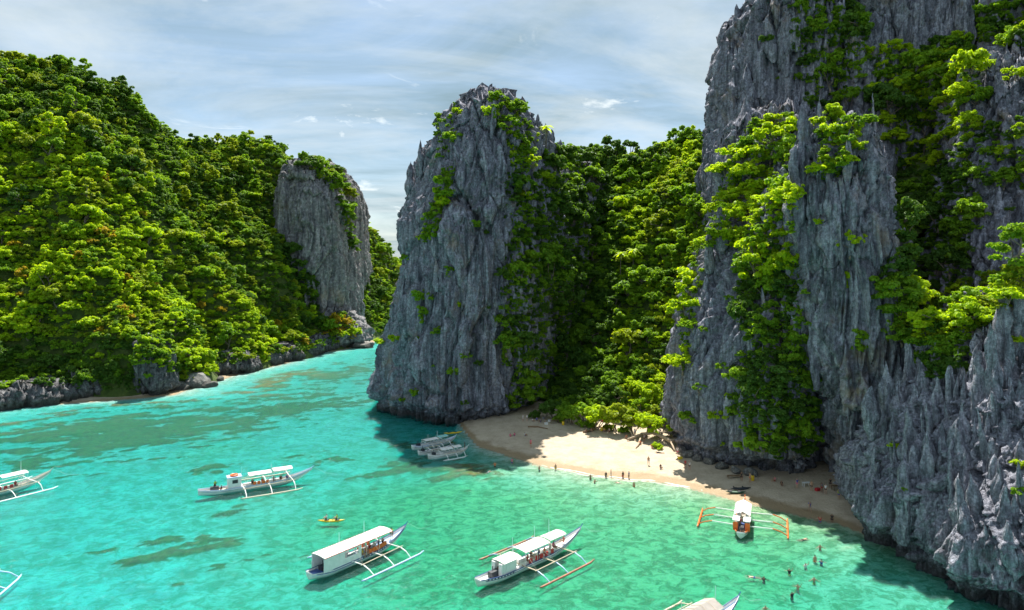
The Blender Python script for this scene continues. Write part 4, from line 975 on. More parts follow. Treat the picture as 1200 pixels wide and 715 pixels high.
for f in forest:
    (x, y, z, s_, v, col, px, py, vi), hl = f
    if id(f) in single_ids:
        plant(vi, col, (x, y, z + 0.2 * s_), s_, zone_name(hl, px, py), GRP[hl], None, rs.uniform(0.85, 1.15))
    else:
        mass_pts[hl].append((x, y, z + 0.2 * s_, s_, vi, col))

# undergrowth points fill the gaps
def under(zf, x0, x1, y0, y1, sp, seed, zlo, ok=lambda x, y: True, colf=None):
    rg = np.random.default_rng(seed); xs = np.arange(x0, x1, sp); ys = np.arange(y0, y1, sp)
    X, Y = np.meshgrid(xs, ys); x = X.ravel() + rg.uniform(-.5, .5, X.size) * sp; y = Y.ravel() + rg.uniform(-.5, .5, X.size) * sp
    z = zf(x, y); out = []
    for a_, b_, c_ in zip(x, y, z):
        if c_ < zlo or not ok(a_, b_): continue
        t = Vector((a_, b_, c_ + 2)); px, py = to_px(t)
        if not (-240 < px < 1400): continue
        h = BVH.ray_cast(CAMV, (t - CAMV).normalized())
        if h[0] is not None and b_ < 388 and h[3] < (t - CAMV).length - 10: continue
        out.append((a_, b_ - 0.35, c_ + 0.45, rg.uniform(1.2, 2.2), int(rg.choice([7, 7, 8, 8, 9, 1])), colf(px, py, random)))
    return out
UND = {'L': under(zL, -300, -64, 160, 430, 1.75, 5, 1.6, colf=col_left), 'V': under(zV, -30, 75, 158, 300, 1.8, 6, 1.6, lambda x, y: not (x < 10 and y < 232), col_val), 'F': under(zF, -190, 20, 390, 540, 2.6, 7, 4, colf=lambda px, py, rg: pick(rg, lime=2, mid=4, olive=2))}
print('under', {k: len(v) for k, v in UND.items()}, {k: len(v) for k, v in mass_pts.items()}, time.time() - T0)
SRC = {}
def src(vi, col):
    if (vi, col) not in SRC:
        me = VAR[vi][1].copy(); me.materials.clear(); me.materials.append(FOL[col])
        SRC[(vi, col)] = bpy.data.objects.new('foliage_source', me)
    return SRC[(vi, col)]
def instanced(name, pts, label, cat):
    keys = sorted(set((p[4], p[5]) for p in pts))
    me = bpy.data.meshes.new(name)
    V = np.array([p[:3] for p in pts], np.float32)
    me.vertices.add(len(V)); me.vertices.foreach_set('co', V.ravel())
    for an, typ, dat in (('inst', 'INT', np.array([keys.index((p[4], p[5])) for p in pts], np.int32)),
                         ('size', 'FLOAT', np.array([p[3] for p in pts], np.float32)),
                         ('turn', 'FLOAT', RNG.uniform(0, 6.28, len(pts)).astype(np.float32))):
        at = me.attributes.new(an, typ, 'POINT'); at.data.foreach_set('value', dat)
    ng = bpy.data.node_groups.new(name, 'GeometryNodeTree')
    ng.interface.new_socket('Geometry', in_out='INPUT', socket_type='NodeSocketGeometry')
    ng.interface.new_socket('Geometry', in_out='OUTPUT', socket_type='NodeSocketGeometry')
    gi = ng.nodes.new('NodeGroupInput'); go = ng.nodes.new('NodeGroupOutput')
    iop = ng.nodes.new('GeometryNodeInstanceOnPoints'); iop.inputs['Pick Instance'].default_value = True
    jn = ng.nodes.new('GeometryNodeJoinGeometry')
    for k in reversed(keys):
        oi = ng.nodes.new('GeometryNodeObjectInfo'); oi.inputs['Object'].default_value = src(*k); oi.inputs['As Instance'].default_value = True
        ng.links.new(oi.outputs['Geometry'], jn.inputs[0])
    def attr(n_, t_):
        q = ng.nodes.new('GeometryNodeInputNamedAttribute'); q.data_type = t_; q.inputs['Name'].default_value = n_; return q
    ai, as_, ar = attr('inst', 'INT'), attr('size', 'FLOAT'), attr('turn', 'FLOAT')
    cx = ng.nodes.new('ShaderNodeCombineXYZ')
    ng.links.new(ar.outputs[0], cx.inputs[2])
    ng.links.new(gi.outputs[0], iop.inputs['Points']); ng.links.new(jn.outputs[0], iop.inputs['Instance'])
    ng.links.new(ai.outputs[0], iop.inputs['Instance Index']); ng.links.new(as_.outputs[0], iop.inputs['Scale']); ng.links.new(cx.outputs[0], iop.inputs['Rotation'])
    ng.links.new(iop.outputs[0], go.inputs[0])
    o = link(name, me); md = o.modifiers.new('scatter', 'NODES'); md.node_group = ng
    tag(o, label, cat, None, 'stuff')
    return o
instanced('cliff_scrub', SCRUB, 'matted green scrub and creepers covering the cliff ledges and gullies', 'scrub')
for hl, nm, lab in (('L', 'hill', 'across the channel'), ('V', 'valley', 'behind the beach'), ('F', 'headland', 'on the distant headland')):
    if mass_pts[hl]: instanced('forest_canopy', mass_pts[hl], f'dense green forest canopy {lab}', 'forest')
    instanced('undergrowth', UND[hl], f'tangled green undergrowth between the trees {lab}', 'undergrowth')
print('plants', time.time() - T0)

# ------------------------------------------------------------------ boulders
def boulder(loc, size, seed, label, squash=0.7, rz=0.0):
    bm = bmesh.new(); bmesh.ops.create_icosphere(bm, subdivisions=4, radius=1.0)
    V = np.array([v.co[:] for v in bm.verts]); rg = np.random.default_rng(seed)
    for _ in range(9):                                   # planar breaks
        n = rg.normal(size=3); n /= np.linalg.norm(n); d = rg.uniform(0.55, 0.85)
        k = V @ n - d; V -= np.outer(np.clip(k, 0, None) * 0.92, n)
    V *= (1 + 0.10 * fbm(V * 1.6 + seed, seed, 4))[:, None]
    V *= np.array([rg.uniform(0.85, 1.25), rg.uniform(0.7, 1.0), squash]) * size
    for v, c in zip(bm.verts, V): v.co = c
    me = bpy.data.meshes.new('boulder'); bm.to_mesh(me); bm.free()
    o = link('boulder', me, None, M_BOULDER); o.location = loc; o.rotation_euler = (0, 0, rz)
    return tag(o, label, 'boulder', 'fallen boulders along the left shore')
for (px, py, sz, lab, sq) in [(228, 452, 6.2, 'largest grey boulder of the pile at the hill foot', 0.75), (212, 456, 3.6, 'smaller grey boulder leaning beside the largest boulder', 0.7), (246, 453, 3.0, 'low grey boulder at the water side of the pile', 0.55), (238, 443, 4.0, 'dark boulder behind the largest boulder of the pile', 0.8),
                          (258, 446, 2.2, 'small boulder at the end of the boulder pile', 0.6), (18, 470, 4.2, 'pale boulder among the low shore rocks', 0.7), (38, 468, 3.4, 'pale grey boulder beside the low shore wall', 0.75), (2, 474, 3.6, 'rounded pale boulder at the water edge', 0.6), (62, 466, 3.0, 'grey boulder below the leafy bank', 0.7),
                          (345, 419, 3.6, 'tan boulder on the channel shore', 0.7), (366, 417, 3.0, 'flat pale boulder by the channel shore', 0.5), (300, 432, 3.0, 'dark boulder at the foot of the channel rocks', 0.6), (425, 407, 4.0, 'dark boulder at the tip of the cliff apron', 0.6), (75, 470, 1.6, 'small stone at the end of the little beach', 0.5)]:
    p = G(px, py); boulder((p.x, p.y, 0.3), sz * p.y / 240, int(px * 7 + py), lab, sq, rs.uniform(0, 6))
# rubble under the undercut of the buttress
for k, (px, py) in enumerate([(799, 529), (808, 534), (818, 537), (830, 541), (845, 546), (862, 551), (880, 554)]):
    p = G(px, py, 1.4); boulder((p.x, p.y, gz(p.x, p.y) + 0.2), rs.uniform(0.9, 1.7), 40 + k, 'brown boulder under the beach buttress beside the sand', 0.7, rs.uniform(0, 6))['group'] = 'rubble under the beach buttress'

# ------------------------------------------------------------------ paint
M_WHITE = paint('white_paint', (0.80, 0.80, 0.78), 0.45, 0.06, 1.5, wear=(0.55, 0.53, 0.48))
M_CANVAS = paint('canvas_white', (0.78, 0.77, 0.74), 0.8, 0.07, 1.2)
M_CANVAS_G = paint('canvas_grey', (0.34, 0.31, 0.28), 0.85, 0.12, 1.2)
M_AQUA = paint('canvas_aqua', (0.25, 0.62, 0.58), 0.8, 0.08, 1.2)
M_BLUE = paint('blue_paint', (0.03, 0.07, 0.25), 0.4, 0.15, 2)
M_LBLUE = paint('pale_blue_paint', (0.42, 0.55, 0.78), 0.45, 0.08, 2)
M_ORANGE = paint('orange_paint', (0.80, 0.16, 0.02), 0.45, 0.12, 2)
M_RED = paint('red_paint', (0.55, 0.03, 0.03), 0.5, 0.15, 2)
M_YELLOW = paint('yellow_plastic', (0.80, 0.52, 0.02), 0.35, 0.06, 2)
M_DECK = paint('deck_wood', (0.40, 0.36, 0.30), 0.7, 0.2, 3)
M_BAMBOO = paint('bamboo', (0.62, 0.52, 0.38), 0.6, 0.18, 4)
M_DARK = paint('dark_engine', (0.03, 0.035, 0.045), 0.5, 0.3, 4)
M_ROPE = paint('rope', (0.55, 0.52, 0.45), 0.9, 0.2, 5)
M_GREY = paint('grey_tarp', (0.22, 0.23, 0.25), 0.8, 0.2, 3)
M_BROWN = paint('brown_wood', (0.20, 0.12, 0.06), 0.75, 0.25, 4)
CLOTH = {'white': (0.75, 0.75, 0.73), 'black': (0.02, 0.02, 0.025), 'blue': (0.04, 0.08, 0.35), 'red': (0.5, 0.03, 0.04), 'orange': (0.8, 0.18, 0.02), 'yellow': (0.75, 0.55, 0.03), 'pink': (0.7, 0.12, 0.25), 'green': (0.35, 0.6, 0.04), 'grey': (0.25, 0.25, 0.27), 'teal': (0.03, 0.3, 0.32)}
M_CL = {k: paint(k + '_cloth', v, 0.85, 0.12, 8) for k, v in CLOTH.items()}
M_SKIN = [paint('skin_tan', (0.46, 0.26, 0.16), 0.5, 0.06, 8), paint('skin_fair', (0.56, 0.34, 0.24), 0.5, 0.06, 8), paint('skin_deep', (0.28, 0.15, 0.09), 0.5, 0.06, 8)]
M_HAIR = [paint('hair_black', (0.012, 0.01, 0.009), 0.5, 0.2, 8), paint('hair_brown', (0.06, 0.035, 0.02), 0.5, 0.2, 8)]

# ------------------------------------------------------------------ outrigger boats
def hull_shapes(Lh, B, bow=2.1, stern=1.05, mid=0.72):
    n = 29; t = np.linspace(0, 1, n); x = -Lh / 2 + Lh * t
    half = B / 2 * np.clip(np.minimum((t + 0.10) / 0.28, 1) ** 0.6 * np.clip((1 - t) / 0.36, 0, 1) ** 0.72, 0.012, 1)
    sheer = mid + (bow - mid) * np.clip((t - 0.55) / 0.45, 0, 1) ** 2.3 + (stern - mid) * np.clip((0.2 - t) / 0.2, 0, 1) ** 1.6
    keel = -0.5 + (bow - 0.35 + 0.5) * np.clip((t - 0.66) / 0.34, 0, 1) ** 2.2 + (0.55) * np.clip((0.14 - t) / 0.14, 0, 1)
    return n, x, half, sheer, keel
def make_boat(name, Lh, B, loc, rz, label, roofs, arms, flo, span=5.2, knee=3.4, arm_m=None, arm_tip=None, float_m=None, masts=(), cabin=None, trim=None, roof_trim=None, bow_m=None, extra=None, side=None, gable=False, bow=2.1, posts=True, spar=True, hull_m=None, brace=True):
    e = empty(name, loc, rz); tag(e, label, 'boat', 'outrigger boats in the lagoon')
    arm_m = arm_m or M_WHITE; float_m = float_m or M_WHITE; hull_m = hull_m or M_WHITE
    n, x, half, sheer, keel = hull_shapes(Lh, B, bow)
    V, Fq = [], []
    prof = [(0, 0), (0.42, 0.16), (0.78, 0.45), (0.94, 0.75), (1.0, 1.0)]
    ring = [(-a, b) for a, b in prof[::-1]] + prof[1:]
    for i in range(n):
        for a, b in ring: V.append((x[i], a * half[i], keel[i] + (sheer[i] - keel[i]) * b))
    m = len(ring)
    for i in range(n - 1):
        for j in range(m - 1): Fq.append((i * m + j, (i + 1) * m + j, (i + 1) * m + j + 1, i * m + j + 1))
    # inner bulwark and rim
    o0 = len(V)
    for i in range(n):
        q = max(half[i] - 0.07, half[i] * 0.5)
        V += [(x[i], -q, sheer[i]), (x[i], -q * 0.98, sheer[i] - 0.36), (x[i], q * 0.98, sheer[i] - 0.36), (x[i], q, sheer[i])]
    for i in range(n - 1):
        a, b = o0 + i * 4, o0 + (i + 1) * 4
        Fq += [(i * m, a, b, (i + 1) * m), (a, a + 1, b + 1, b), (a + 3, b + 3, b + 2, a + 2), (i * m + m - 1, (i + 1) * m + m - 1, b + 3, a + 3)]
    Fq.append(tuple(range(m)))
    hb = MB(); hb.add(V, Fq); h = hb.build('hull', hull_m, e, True)
    dv, df = [], []
    for i in range(n):
        q = half[i] * 0.95; dv += [(x[i], -q, sheer[i] - 0.30), (x[i], q, sheer[i] - 0.30), (x[i], -q, sheer[i] - 0.35), (x[i], q, sheer[i] - 0.35)]
    for i in range(n - 1):
        a, b = i * 4, i * 4 + 4; df += [(a, b, b + 1, a + 1), (a + 2, a + 3, b + 3, b + 2), (a, a + 2, b + 2, b), (a + 1, b + 1, b + 3, a + 3)]
    df += [(0, 1, 3, 2), ((n - 1) * 4, (n - 1) * 4 + 2, (n - 1) * 4 + 3, (n - 1) * 4 + 1)]
    MB().add(dv, df).build('deck', bow_m or M_DECK, e)
    for sgn in (-1, 1):
        g = MB(); g.tube([(x[i], sgn * half[i], sheer[i] + 0.02) for i in range(n)], 0.055, 6); g.build('gunwale', trim or M_WHITE, h)
        g = MB(); g.tube([(x[i], sgn * (half[i] * 0.975 + 0.01), keel[i] + (sheer[i] - keel[i]) * 0.80) for i in range(1, n - 1)], 0.035, 5); g.build('stripe', trim or M_WHITE, h)
    g = MB(); g.tube([(Lh / 2 - 0.25, 0, bow - 0.15), (Lh / 2 + 0.35, 0, bow + 0.35)], [0.08, 0.05], 6); g.build('bow_post', trim or M_WHITE, h)
    z_at = lambda xx: float(np.interp(xx, x, sheer))
    b_at = lambda xx: float(np.interp(xx, x, half))
    for (xa, xb, zr, wd, rm) in roofs:
        rb = MB(); N_ = 9; vs = []
        for i in range(5):
            xx = xa + (xb - xa) * i / 4
            for j in range(N_):
                yy = -wd / 2 + wd * j / (N_ - 1); cam_ = (0.55 * (1 - abs(2 * yy / wd))) if gable else 0.16 * (1 - (2 * yy / wd) ** 2)
                sag = 0.05 * math.sin(math.pi * i / 4)
                vs.append((xx, yy, zr + cam_ - sag)); 
        for q in list(vs): vs.append((q[0], q[1], q[2] - 0.07))
        fq = []; o1 = 5 * N_
        for i in range(4):
            for j in range(N_ - 1):
                a = i * N_ + j; fq += [(a, a + N_, a + N_ + 1, a + 1), (a + o1, a + 1 + o1, a + N_ + 1 + o1, a + N_ + o1)]
        for i in range(4):
            a = i * N_; fq.append((a, a + o1, a + N_ + o1, a + N_)); a = i * N_ + N_ - 1; fq.append((a, a + N_, a + N_ + o1, a + o1))
        for j in range(N_ - 1):
            fq.append((j, j + 1, j + 1 + o1, j + o1)); a = 4 * N_ + j; fq.append((a, a + o1, a + 1 + o1, a + 1))
        rb.add(vs, fq); ro = rb.build('canopy', rm, e)
        for sgn in (-1, 1):
            g = MB(); g.tube([(xa, sgn * wd / 2, zr - 0.05), (xb, sgn * wd / 2, zr - 0.05)], 0.045, 6); g.build('canopy_rail', roof_trim or M_WHITE, ro)
        nb_ = max(2, int((xb - xa) / 1.1))
        for k in range(nb_ + 1):
            xx = xa + 0.04 + (xb - xa - 0.08) * k / nb_
            g = MB(); g.tube([(xx, -wd / 2, zr + 0.015), (xx, -wd / 4, zr + (0.29 if gable else 0.135) - 0.03), (xx, 0, zr + (0.565 if gable else 0.165) - 0.03), (xx, wd / 4, zr + (0.29 if gable else 0.135) - 0.03), (xx, wd / 2, zr + 0.015)], 0.03, 5); g.build('batten', M_BAMBOO, ro)
        if posts:
            npost = max(2, int((xb - xa) / 2.2) + 1)
            for k in range(npost):
                xx = xa + 0.15 + (xb - xa - 0.3) * k / (npost - 1)
                for sgn in (-1, 1):
                    bb = min(b_at(xx) - 0.05, wd / 2)
                    g = MB(); g.tube([(xx, sgn * bb, z_at(xx) - 0.3), (xx, sgn * (wd / 2 - 0.04), zr - 0.05)], 0.035, 6); g.build('post', M_WHITE, e)
    za = 0.85
    for k, xa in enumerate(arms):
        zz = z_at(xa) + 0.08
        g = MB(); g.tube([(xa, -knee, zz + 0.12), (xa, -b_at(xa), zz), (xa, 0, zz), (xa, b_at(xa), zz), (xa, knee, zz + 0.12)], [0.075, 0.09, 0.09, 0.09, 0.075], 7); a_ = g.build('outrigger_arm', arm_m, e)
        for sgn in (-1, 1):
            g = MB(); g.tube([(xa, sgn * (knee - 0.1), zz + 0.14), (xa, sgn * (knee + (span - knee) * 0.55), zz - 0.18), (xa, sgn * span, 0.16)], [0.085, 0.08, 0.07], 7); g.build('arm_tip', arm_tip or arm_m, a_)
    for sgn in (-1, 1):
        g = MB(); g.tube([(flo[0], sgn * span, 0.12), (flo[0] + 0.6, sgn * span, 0.06), ((flo[0] + flo[1]) / 2, sgn * span, 0.05), (flo[1] - 0.8, sgn * span, 0.1), (flo[1], sgn * span, 0.34)], [0.07, 0.13, 0.14, 0.13, 0.06], 9); g.build('float', float_m, e, True)
        if spar:
            g = MB(); g.tube([(arms[0] - 0.4, sgn * knee, z_at(arms[0]) + 0.29), (arms[-1] + 0.4, sgn * knee, z_at(arms[-1]) + 0.29)], 0.06, 6); g.build('spar', M_BAMBOO, e)
        if brace and roofs:
            zr = roofs[0][2]
            for xa in arms:
                g = MB(); g.tube([(xa * 0.8, sgn * b_at(xa * 0.8), zr * 0.9), (xa, sgn * knee, z_at(xa) + 0.25)], 0.018, 4); g.build('stay_rope', M_ROPE, e)
    for (xm, hm) in masts:
        g = MB(); g.tube([(xm, 0.1, z_at(xm) - 0.3), (xm, 0.1, hm)], [0.05, 0.03], 6); g.build('mast', M_WHITE, e)
    for k in range(4):       # benches
        xx = -Lh * 0.18 + k * Lh * 0.11
        for sgn in (-1, 1):
            g = MB(); g.box(xx - Lh * 0.045, xx + Lh * 0.045, sgn * (b_at(xx) - 0.5) - 0.18, sgn * (b_at(xx) - 0.5) + 0.18, z_at(xx) - 0.29, z_at(xx) + 0.1); g.build('bench', M_WHITE, e)
    if cabin:
        xa, xb, zt, cm = cabin
        for sgn in (-1, 1):
            bb = b_at((xa + xb) / 2) * 0.97; zb = z_at(xa) - 0.1; w_ = xb - xa
            g = MB()
            g.box(xa, xa + w_ * 0.55, sgn * bb - 0.03, sgn * bb + 0.03, zb, zt)
            g.box(xa + w_ * 0.55, xb - w_ * 0.08, sgn * bb - 0.03, sgn * bb + 0.03, zb, zb + (zt - zb) * 0.45)
            g.box(xa + w_ * 0.55, xb - w_ * 0.08, sgn * bb - 0.03, sgn * bb + 0.03, zt - (zt - zb) * 0.12, zt)
            g.box(xb - w_ * 0.08, xb, sgn * bb - 0.03, sgn * bb + 0.03, zb, zt)
            g.build('cabin_wall', cm, e)
    g = MB(); g.box(-Lh * 0.40, -Lh * 0.33, -0.35, 0.35, 0.5, 1.25); g.tube([(-Lh * 0.365, 0.2, 1.2), (-Lh * 0.365, 0.2, 1.75)], 0.06, 6); g.build('engine', M_DARK, e)
    g = MB(); g.tube([(Lh / 2 + 0.2, 0, bow + 0.1), (Lh / 2 + 2.6, 0.3, 0.6), (Lh / 2 + 5.5, 0.6, -0.25)], 0.022, 5); g.build('anchor_rope', M_ROPE, e)
    if extra: extra(e, z_at, b_at)
    return e
def boat_at(stern, bow_, zs=0.9, zb=2.0):
    a, b = G(*stern, zs), G(*bow_, zb); a.z = b.z = 0
    d = b - a
    return (a + b) / 2, math.atan2(d.y, d.x), d.length
def jackets(e, xs, zf, bf, sgn=-1, m=None):
    for xx in xs:
        g = MB(); bb = sgn * (bf(xx) - 0.12)
        g.box(xx - 0.24, xx + 0.24, bb - 0.10, bb + 0.10, zf(xx) + 0.05, zf(xx) + 0.6); g.build('life_jacket', m or M_ORANGE, e)

cA, rA, LA = boat_at((232, 576), (366, 549), 0.8, 1.9)
def exA(e, zf, bf):
    xc = -LA * 0.20
    g = MB(); g.box(xc - 1.1, xc + 1.1, -0.85, 0.85, 0.5, 2.5); g.build('wheelhouse', M_WHITE, e)
    g = MB(); g.box(xc - 1.25, xc + 1.2, -0.95, 0.95, 2.5, 2.62); g.build('wheelhouse_roof', M_LBLUE, e)
    ring = [(xc + 0.55 * math.cos(a), 0.55 * math.sin(a), 2.75) for a in np.linspace(0, 2 * math.pi, 17)]
    g = MB(); g.tube(ring, 0.16, 8); g.build('life_ring', M_ORANGE, e)
    g = MB(); g.box(xc - 0.4, xc + 0.5, -0.875, -0.855, 1.5, 2.1); g.build('window', M_DARK, e)
    jackets(e, [-0.6, 0.1, 0.9, 1.6], zf, bf)
boatA = make_boat('outrigger_boat', LA, 2.1, (cA.x, cA.y, 0), rA, 'white outrigger boat with square wheelhouse carrying an orange life ring', [(-1.6, 2.3, 2.55, 2.1, M_CANVAS), (2.6, 6.0, 2.75, 2.1, M_CANVAS)], [-2.6, 1.6, 5.6], (-3.6, 6.8), 5.4, 3.3, None, None, M_BAMBOO, masts=((-2.7, 4.0), (2.4, 3.9)), trim=M_LBLUE, extra=exA, spar=True)
cB, rB, LB = boat_at((362, 674), (476, 615), 0.7, 2.0)
def exB(e, zf, bf):
    g = MB(); g.box(-LB * 0.47, -LB * 0.40, -0.75, 0.75, 0.62, 0.72); g.build('stern_platform', M_BLUE, e)
    g = MB(); g.tube([(-LB * .33, -0.2, .55), (-LB * .33, -0.2, 1.45)], 0.33, 12); g.build('blue_drum', M_BLUE, e)
    jackets(e, [0.6, 1.15, 1.7, 2.25, 2.8, 3.4], zf, bf, -1)
    jackets(e, [0.6, 1.4, 2.2], zf, bf, 1)
    for k in range(11):
        xx = -1.2 + k * 0.48
        g = MB(); g.box(xx, xx + 0.16, -bf(xx) - 0.012, -bf(xx) + 0.03, zf(xx) - 0.2, zf(xx) - 0.06); g.build('scupper', M_DARK, e)
boatB = make_boat('outrigger_boat', LB, 2.6, (cB.x, cB.y, 0), rB, 'white outrigger boat with one long white roof and red roof edge', [(-LB * 0.42, LB * 0.27, 2.65, 2.7, M_CANVAS)], [-2.6, 0.9, 3.9], (-4.6, 6.4), 5.6, 3.6, None, None, M_LBLUE, masts=((-3.6, 4.6), (0.6, 4.9)), cabin=(-LB * 0.42, -LB * 0.06, 2.55, M_WHITE), trim=M_BLUE, roof_trim=M_RED, bow_m=M_LBLUE, extra=exB)
cC, rC, LC = boat_at((560, 682), (681, 617), 0.7, 2.1)
def exC(e, zf, bf):
    g = MB(); g.box(-LC * .34, -LC * .30, -0.95, -0.35, 0.6, 2.05); g.build('cabin_panel', M_WHITE, e)
    g = MB(); g.box(-LC * .34, -LC * .30, 0.35, 0.95, 0.6, 2.05); g.build('cabin_panel', M_WHITE, e)
    g = MB(); g.box(-LC * .30, -LC * .21, -0.98, -0.92, 0.6, 2.0); g.build('cabin_panel', M_WHITE, e)
    jackets(e, [-1.6, -0.4, 0.5, 1.5, 2.6], zf, bf, -1, M_RED)
    for k in range(9):
        xx = -LC * .45 + k * 0.5
        g = MB(); g.box(xx, xx + 0.2, -bf(xx) - 0.012, -bf(xx) + 0.03, zf(xx) - 0.2, zf(xx) - 0.05); g.build('scupper', M_DARK, e)
boatC = make_boat('outrigger_boat', LC, 2.3, (cC.x, cC.y, 0), rC, 'outrigger boat with three separate white awnings and red-brown floats', [(-LC * .33, -LC * .17, 2.15, 2.2, M_CANVAS), (-LC * .14, LC * .10, 2.5, 2.4, M_CANVAS), (LC * .11, LC * .28, 2.6, 2.0, M_CANVAS)], [-3.0, 0.6, 4.4], (-4.8, 6.0), 5.6, 3.5, M_BAMBOO, M_LBLUE, paint('float_red', (0.42, 0.16, 0.10), 0.6, 0.25, 2), masts=((-3.9, 4.4), (0.3, 4.8), (3.2, 5.0)), trim=M_BLUE, bow_m=M_WHITE, extra=exC)
cD, rD, LD = boat_at((868, 628), (873, 583), 0.5, 1.9)
def exD(e, zf, bf):
    for sgn in (-1, 1):
        g = MB(); g.box(-LD * .36, -LD * .35, sgn * 0.85 - 0.35, sgn * 0.85 + 0.35, 0.55, 1.75); g.build('stern_panel', M_ORANGE, e)
    g = MB(); g.box(-LD * .36, -LD * .20, -1.25, -0.25, 1.95, 2.05); g.build('rear_roof', M_WHITE, e)
    g = MB(); g.box(-LD * .36, -LD * .20, 0.25, 1.25, 1.95, 2.05); g.build('rear_roof', M_WHITE, e)
    g = MB(); g.box(LD * .25, LD * .30, -0.7, 0.7, 1.6, 1.72); g.build('bow_cover', M_ORANGE, e)
    g = MB(); g.box(-LD * .30, -LD * .24, -0.6, 0.6, 0.5, 1.3); g.build('cargo_box', M_BLUE, e)
boatD = make_boat('outrigger_boat', LD, 2.1, (cD.x, cD.y, 0), rD, 'orange and white outrigger boat with ridged white roof, bow to the beach', [(-LD * .20, LD * .22, 2.2, 2.3, M_CANVAS)], [-3.2, -0.4, 2.6], (-4.2, 3.6), 6.4, 4.4, M_WHITE, M_ORANGE, M_ORANGE, masts=(), trim=M_ORANGE, roof_trim=M_WHITE, extra=exD, gable=True, spar=False, bow=1.9)
bE = G(60, 552, 1.9); hE = Vector((math.cos(0.98), math.sin(0.98), 0)); cE = bE - hE * 9.0
boatE = make_boat('outrigger_boat', 18.0, 2.1, (cE.x, cE.y, 0), 0.98, 'white outrigger boat with flat white awning and tall posts near the reef', [(-4.5, 0.6, 2.5, 2.3, M_CANVAS), (0.9, 5.0, 2.9, 2.2, M_CANVAS)], [-3, 1.5, 5.6], (-4.5, 8.0), 5.2, 3.2, masts=((4.2, 5.0), (-0.5, 4.6)), trim=M_BAMBOO, extra=lambda e, zf, bf: jackets(e, [0.6, 1.5, 2.4], zf, bf, -1, M_RED))
boatF = make_boat('outrigger_boat', 14.0, 2.0, (-68.2, 82.3, 0), math.radians(100), 'moored outrigger boat with pale lilac float', [(-3, 3, 2.5, 2.2, M_CANVAS)], [-3, 0.5, 3.6], (-4, 4.1), 6.2, 3.8, M_WHITE, M_LBLUE, M_LBLUE, trim=M_LBLUE)
bG = G(866, 699, 2.0); rG = math.radians(38); hG = Vector((math.cos(rG), math.sin(rG), 0)); cG = bG - hG * 8.7
boatG = make_boat('outrigger_boat', 17.4, 2.2, (cG.x, cG.y, 0), rG, 'outrigger boat with brown-grey canopy and pale blue pointed bow', [(-4.5, 4.0, 2.7, 2.5, M_CANVAS_G)], [-3, 0.8, 4.2], (-5, 5.6), 5.6, 3.4, M_BAMBOO, None, M_BAMBOO, masts=((4.4, 4.4), (-1.5, 4.6)), trim=M_BLUE, bow_m=M_LBLUE, gable=True)
cH, rH, LH = boat_at((483, 524), (534, 511), 0.7, 1.3)
boatH = make_boat('outrigger_boat', LH, 1.6, (cH.x, cH.y, 0), rH, 'small outrigger boat with one white and one aqua awning under the stack', [(-LH * .25, LH * .05, 1.7, 1.7, M_CANVAS), (LH * .06, LH * .28, 1.9, 1.6, M_AQUA)], [-1.8, 0.6, 2.6], (-2.8, 3.2), 2.9, 1.9, masts=((-1.6, 2.8), (0.8, 3.2)), trim=M_LBLUE, bow=1.4)
cI, rI, LI = boat_at((502, 535), (548, 524), 0.6, 1.2)
boatI = make_boat('outrigger_boat', LI, 1.6, (cI.x, cI.y, 0), rI, 'small outrigger boat with two white awnings moored off the sand', [(-LI * .22, LI * .08, 1.7, 1.7, M_CANVAS), (LI * .10, LI * .30, 1.8, 1.6, M_CANVAS)], [-1.4, 0.8, 2.6], (-2.6, 3.0), 2.8, 1.8, trim=M_WHITE, bow=1.4)
cJ, rJ, LJ = boat_at((490, 531), (530, 521), 0.5, 1.1)
boatJ = make_boat('outrigger_boat', LJ, 1.1, (cJ.x, cJ.y, 0), rJ, 'narrow uncovered outrigger canoe moored between the two small awning boats', [], [-1.2, 1.4], (-2.2, 2.4), 1.9, 1.2, trim=M_GREY, bow=1.1, brace=False)

def kayak(loc, rz, m, label, Lk=4.2, tilt=0.0):
    e = empty('kayak', loc, rz); tag(e, label, 'kayak', 'kayaks'); e.rotation_euler = (tilt, 0, rz)
    n = 17; V, Fq = [], []
    for i in range(n):
        t = -1 + 2 * i / (n - 1); x = t * Lk / 2; w_ = 0.40 * max(0.02, (1 - abs(t) ** 2.2)); up = 0.16 * abs(t) ** 3
        for a in np.linspace(0, 2 * math.pi, 12, endpoint=False):
            V.append((x, w_ * math.cos(a), 0.10 + up + (0.17 if math.sin(a) > 0 else 0.2) * math.sin(a) * (0.25 + 0.75 * (1 - abs(t) ** 3))))
    for i in range(n - 1):
        for j in range(12): Fq.append((i * 12 + j, (i + 1) * 12 + j, (i + 1) * 12 + (j + 1) % 12, i * 12 + (j + 1) % 12))
    Fq += [tuple(range(11, -1, -1)), tuple((n - 1) * 12 + j for j in range(12))]
    MB().add(V, Fq).build('kayak_hull', m, e, True)
    for xs in (-0.9, 0.7):
        g = MB(); g.box(xs - 0.35, xs + 0.3, -0.24, 0.24, 0.255, 0.285); g.box(xs - 0.40, xs - 0.34, -0.22, 0.22, 0.26, 0.52); g.build('seat', M_DARK, e)
    return e
kp = G(388, 611); kayak((kp.x, kp.y, -0.02), math.pi + 0.05, M_YELLOW, 'yellow kayak paddled by two people')
kp = G(531, 508); kayak((kp.x, kp.y, 0.05), 0.35, M_YELLOW, 'empty yellow kayak drawn up by the edge of the sand', 4.6)
kp = G(868, 575, 0.2); kayak((kp.x, kp.y, gz(kp.x, kp.y) + 0.12), 0.1, M_DARK, 'black kayak lying on wet sand behind the orange boat', 3.8)
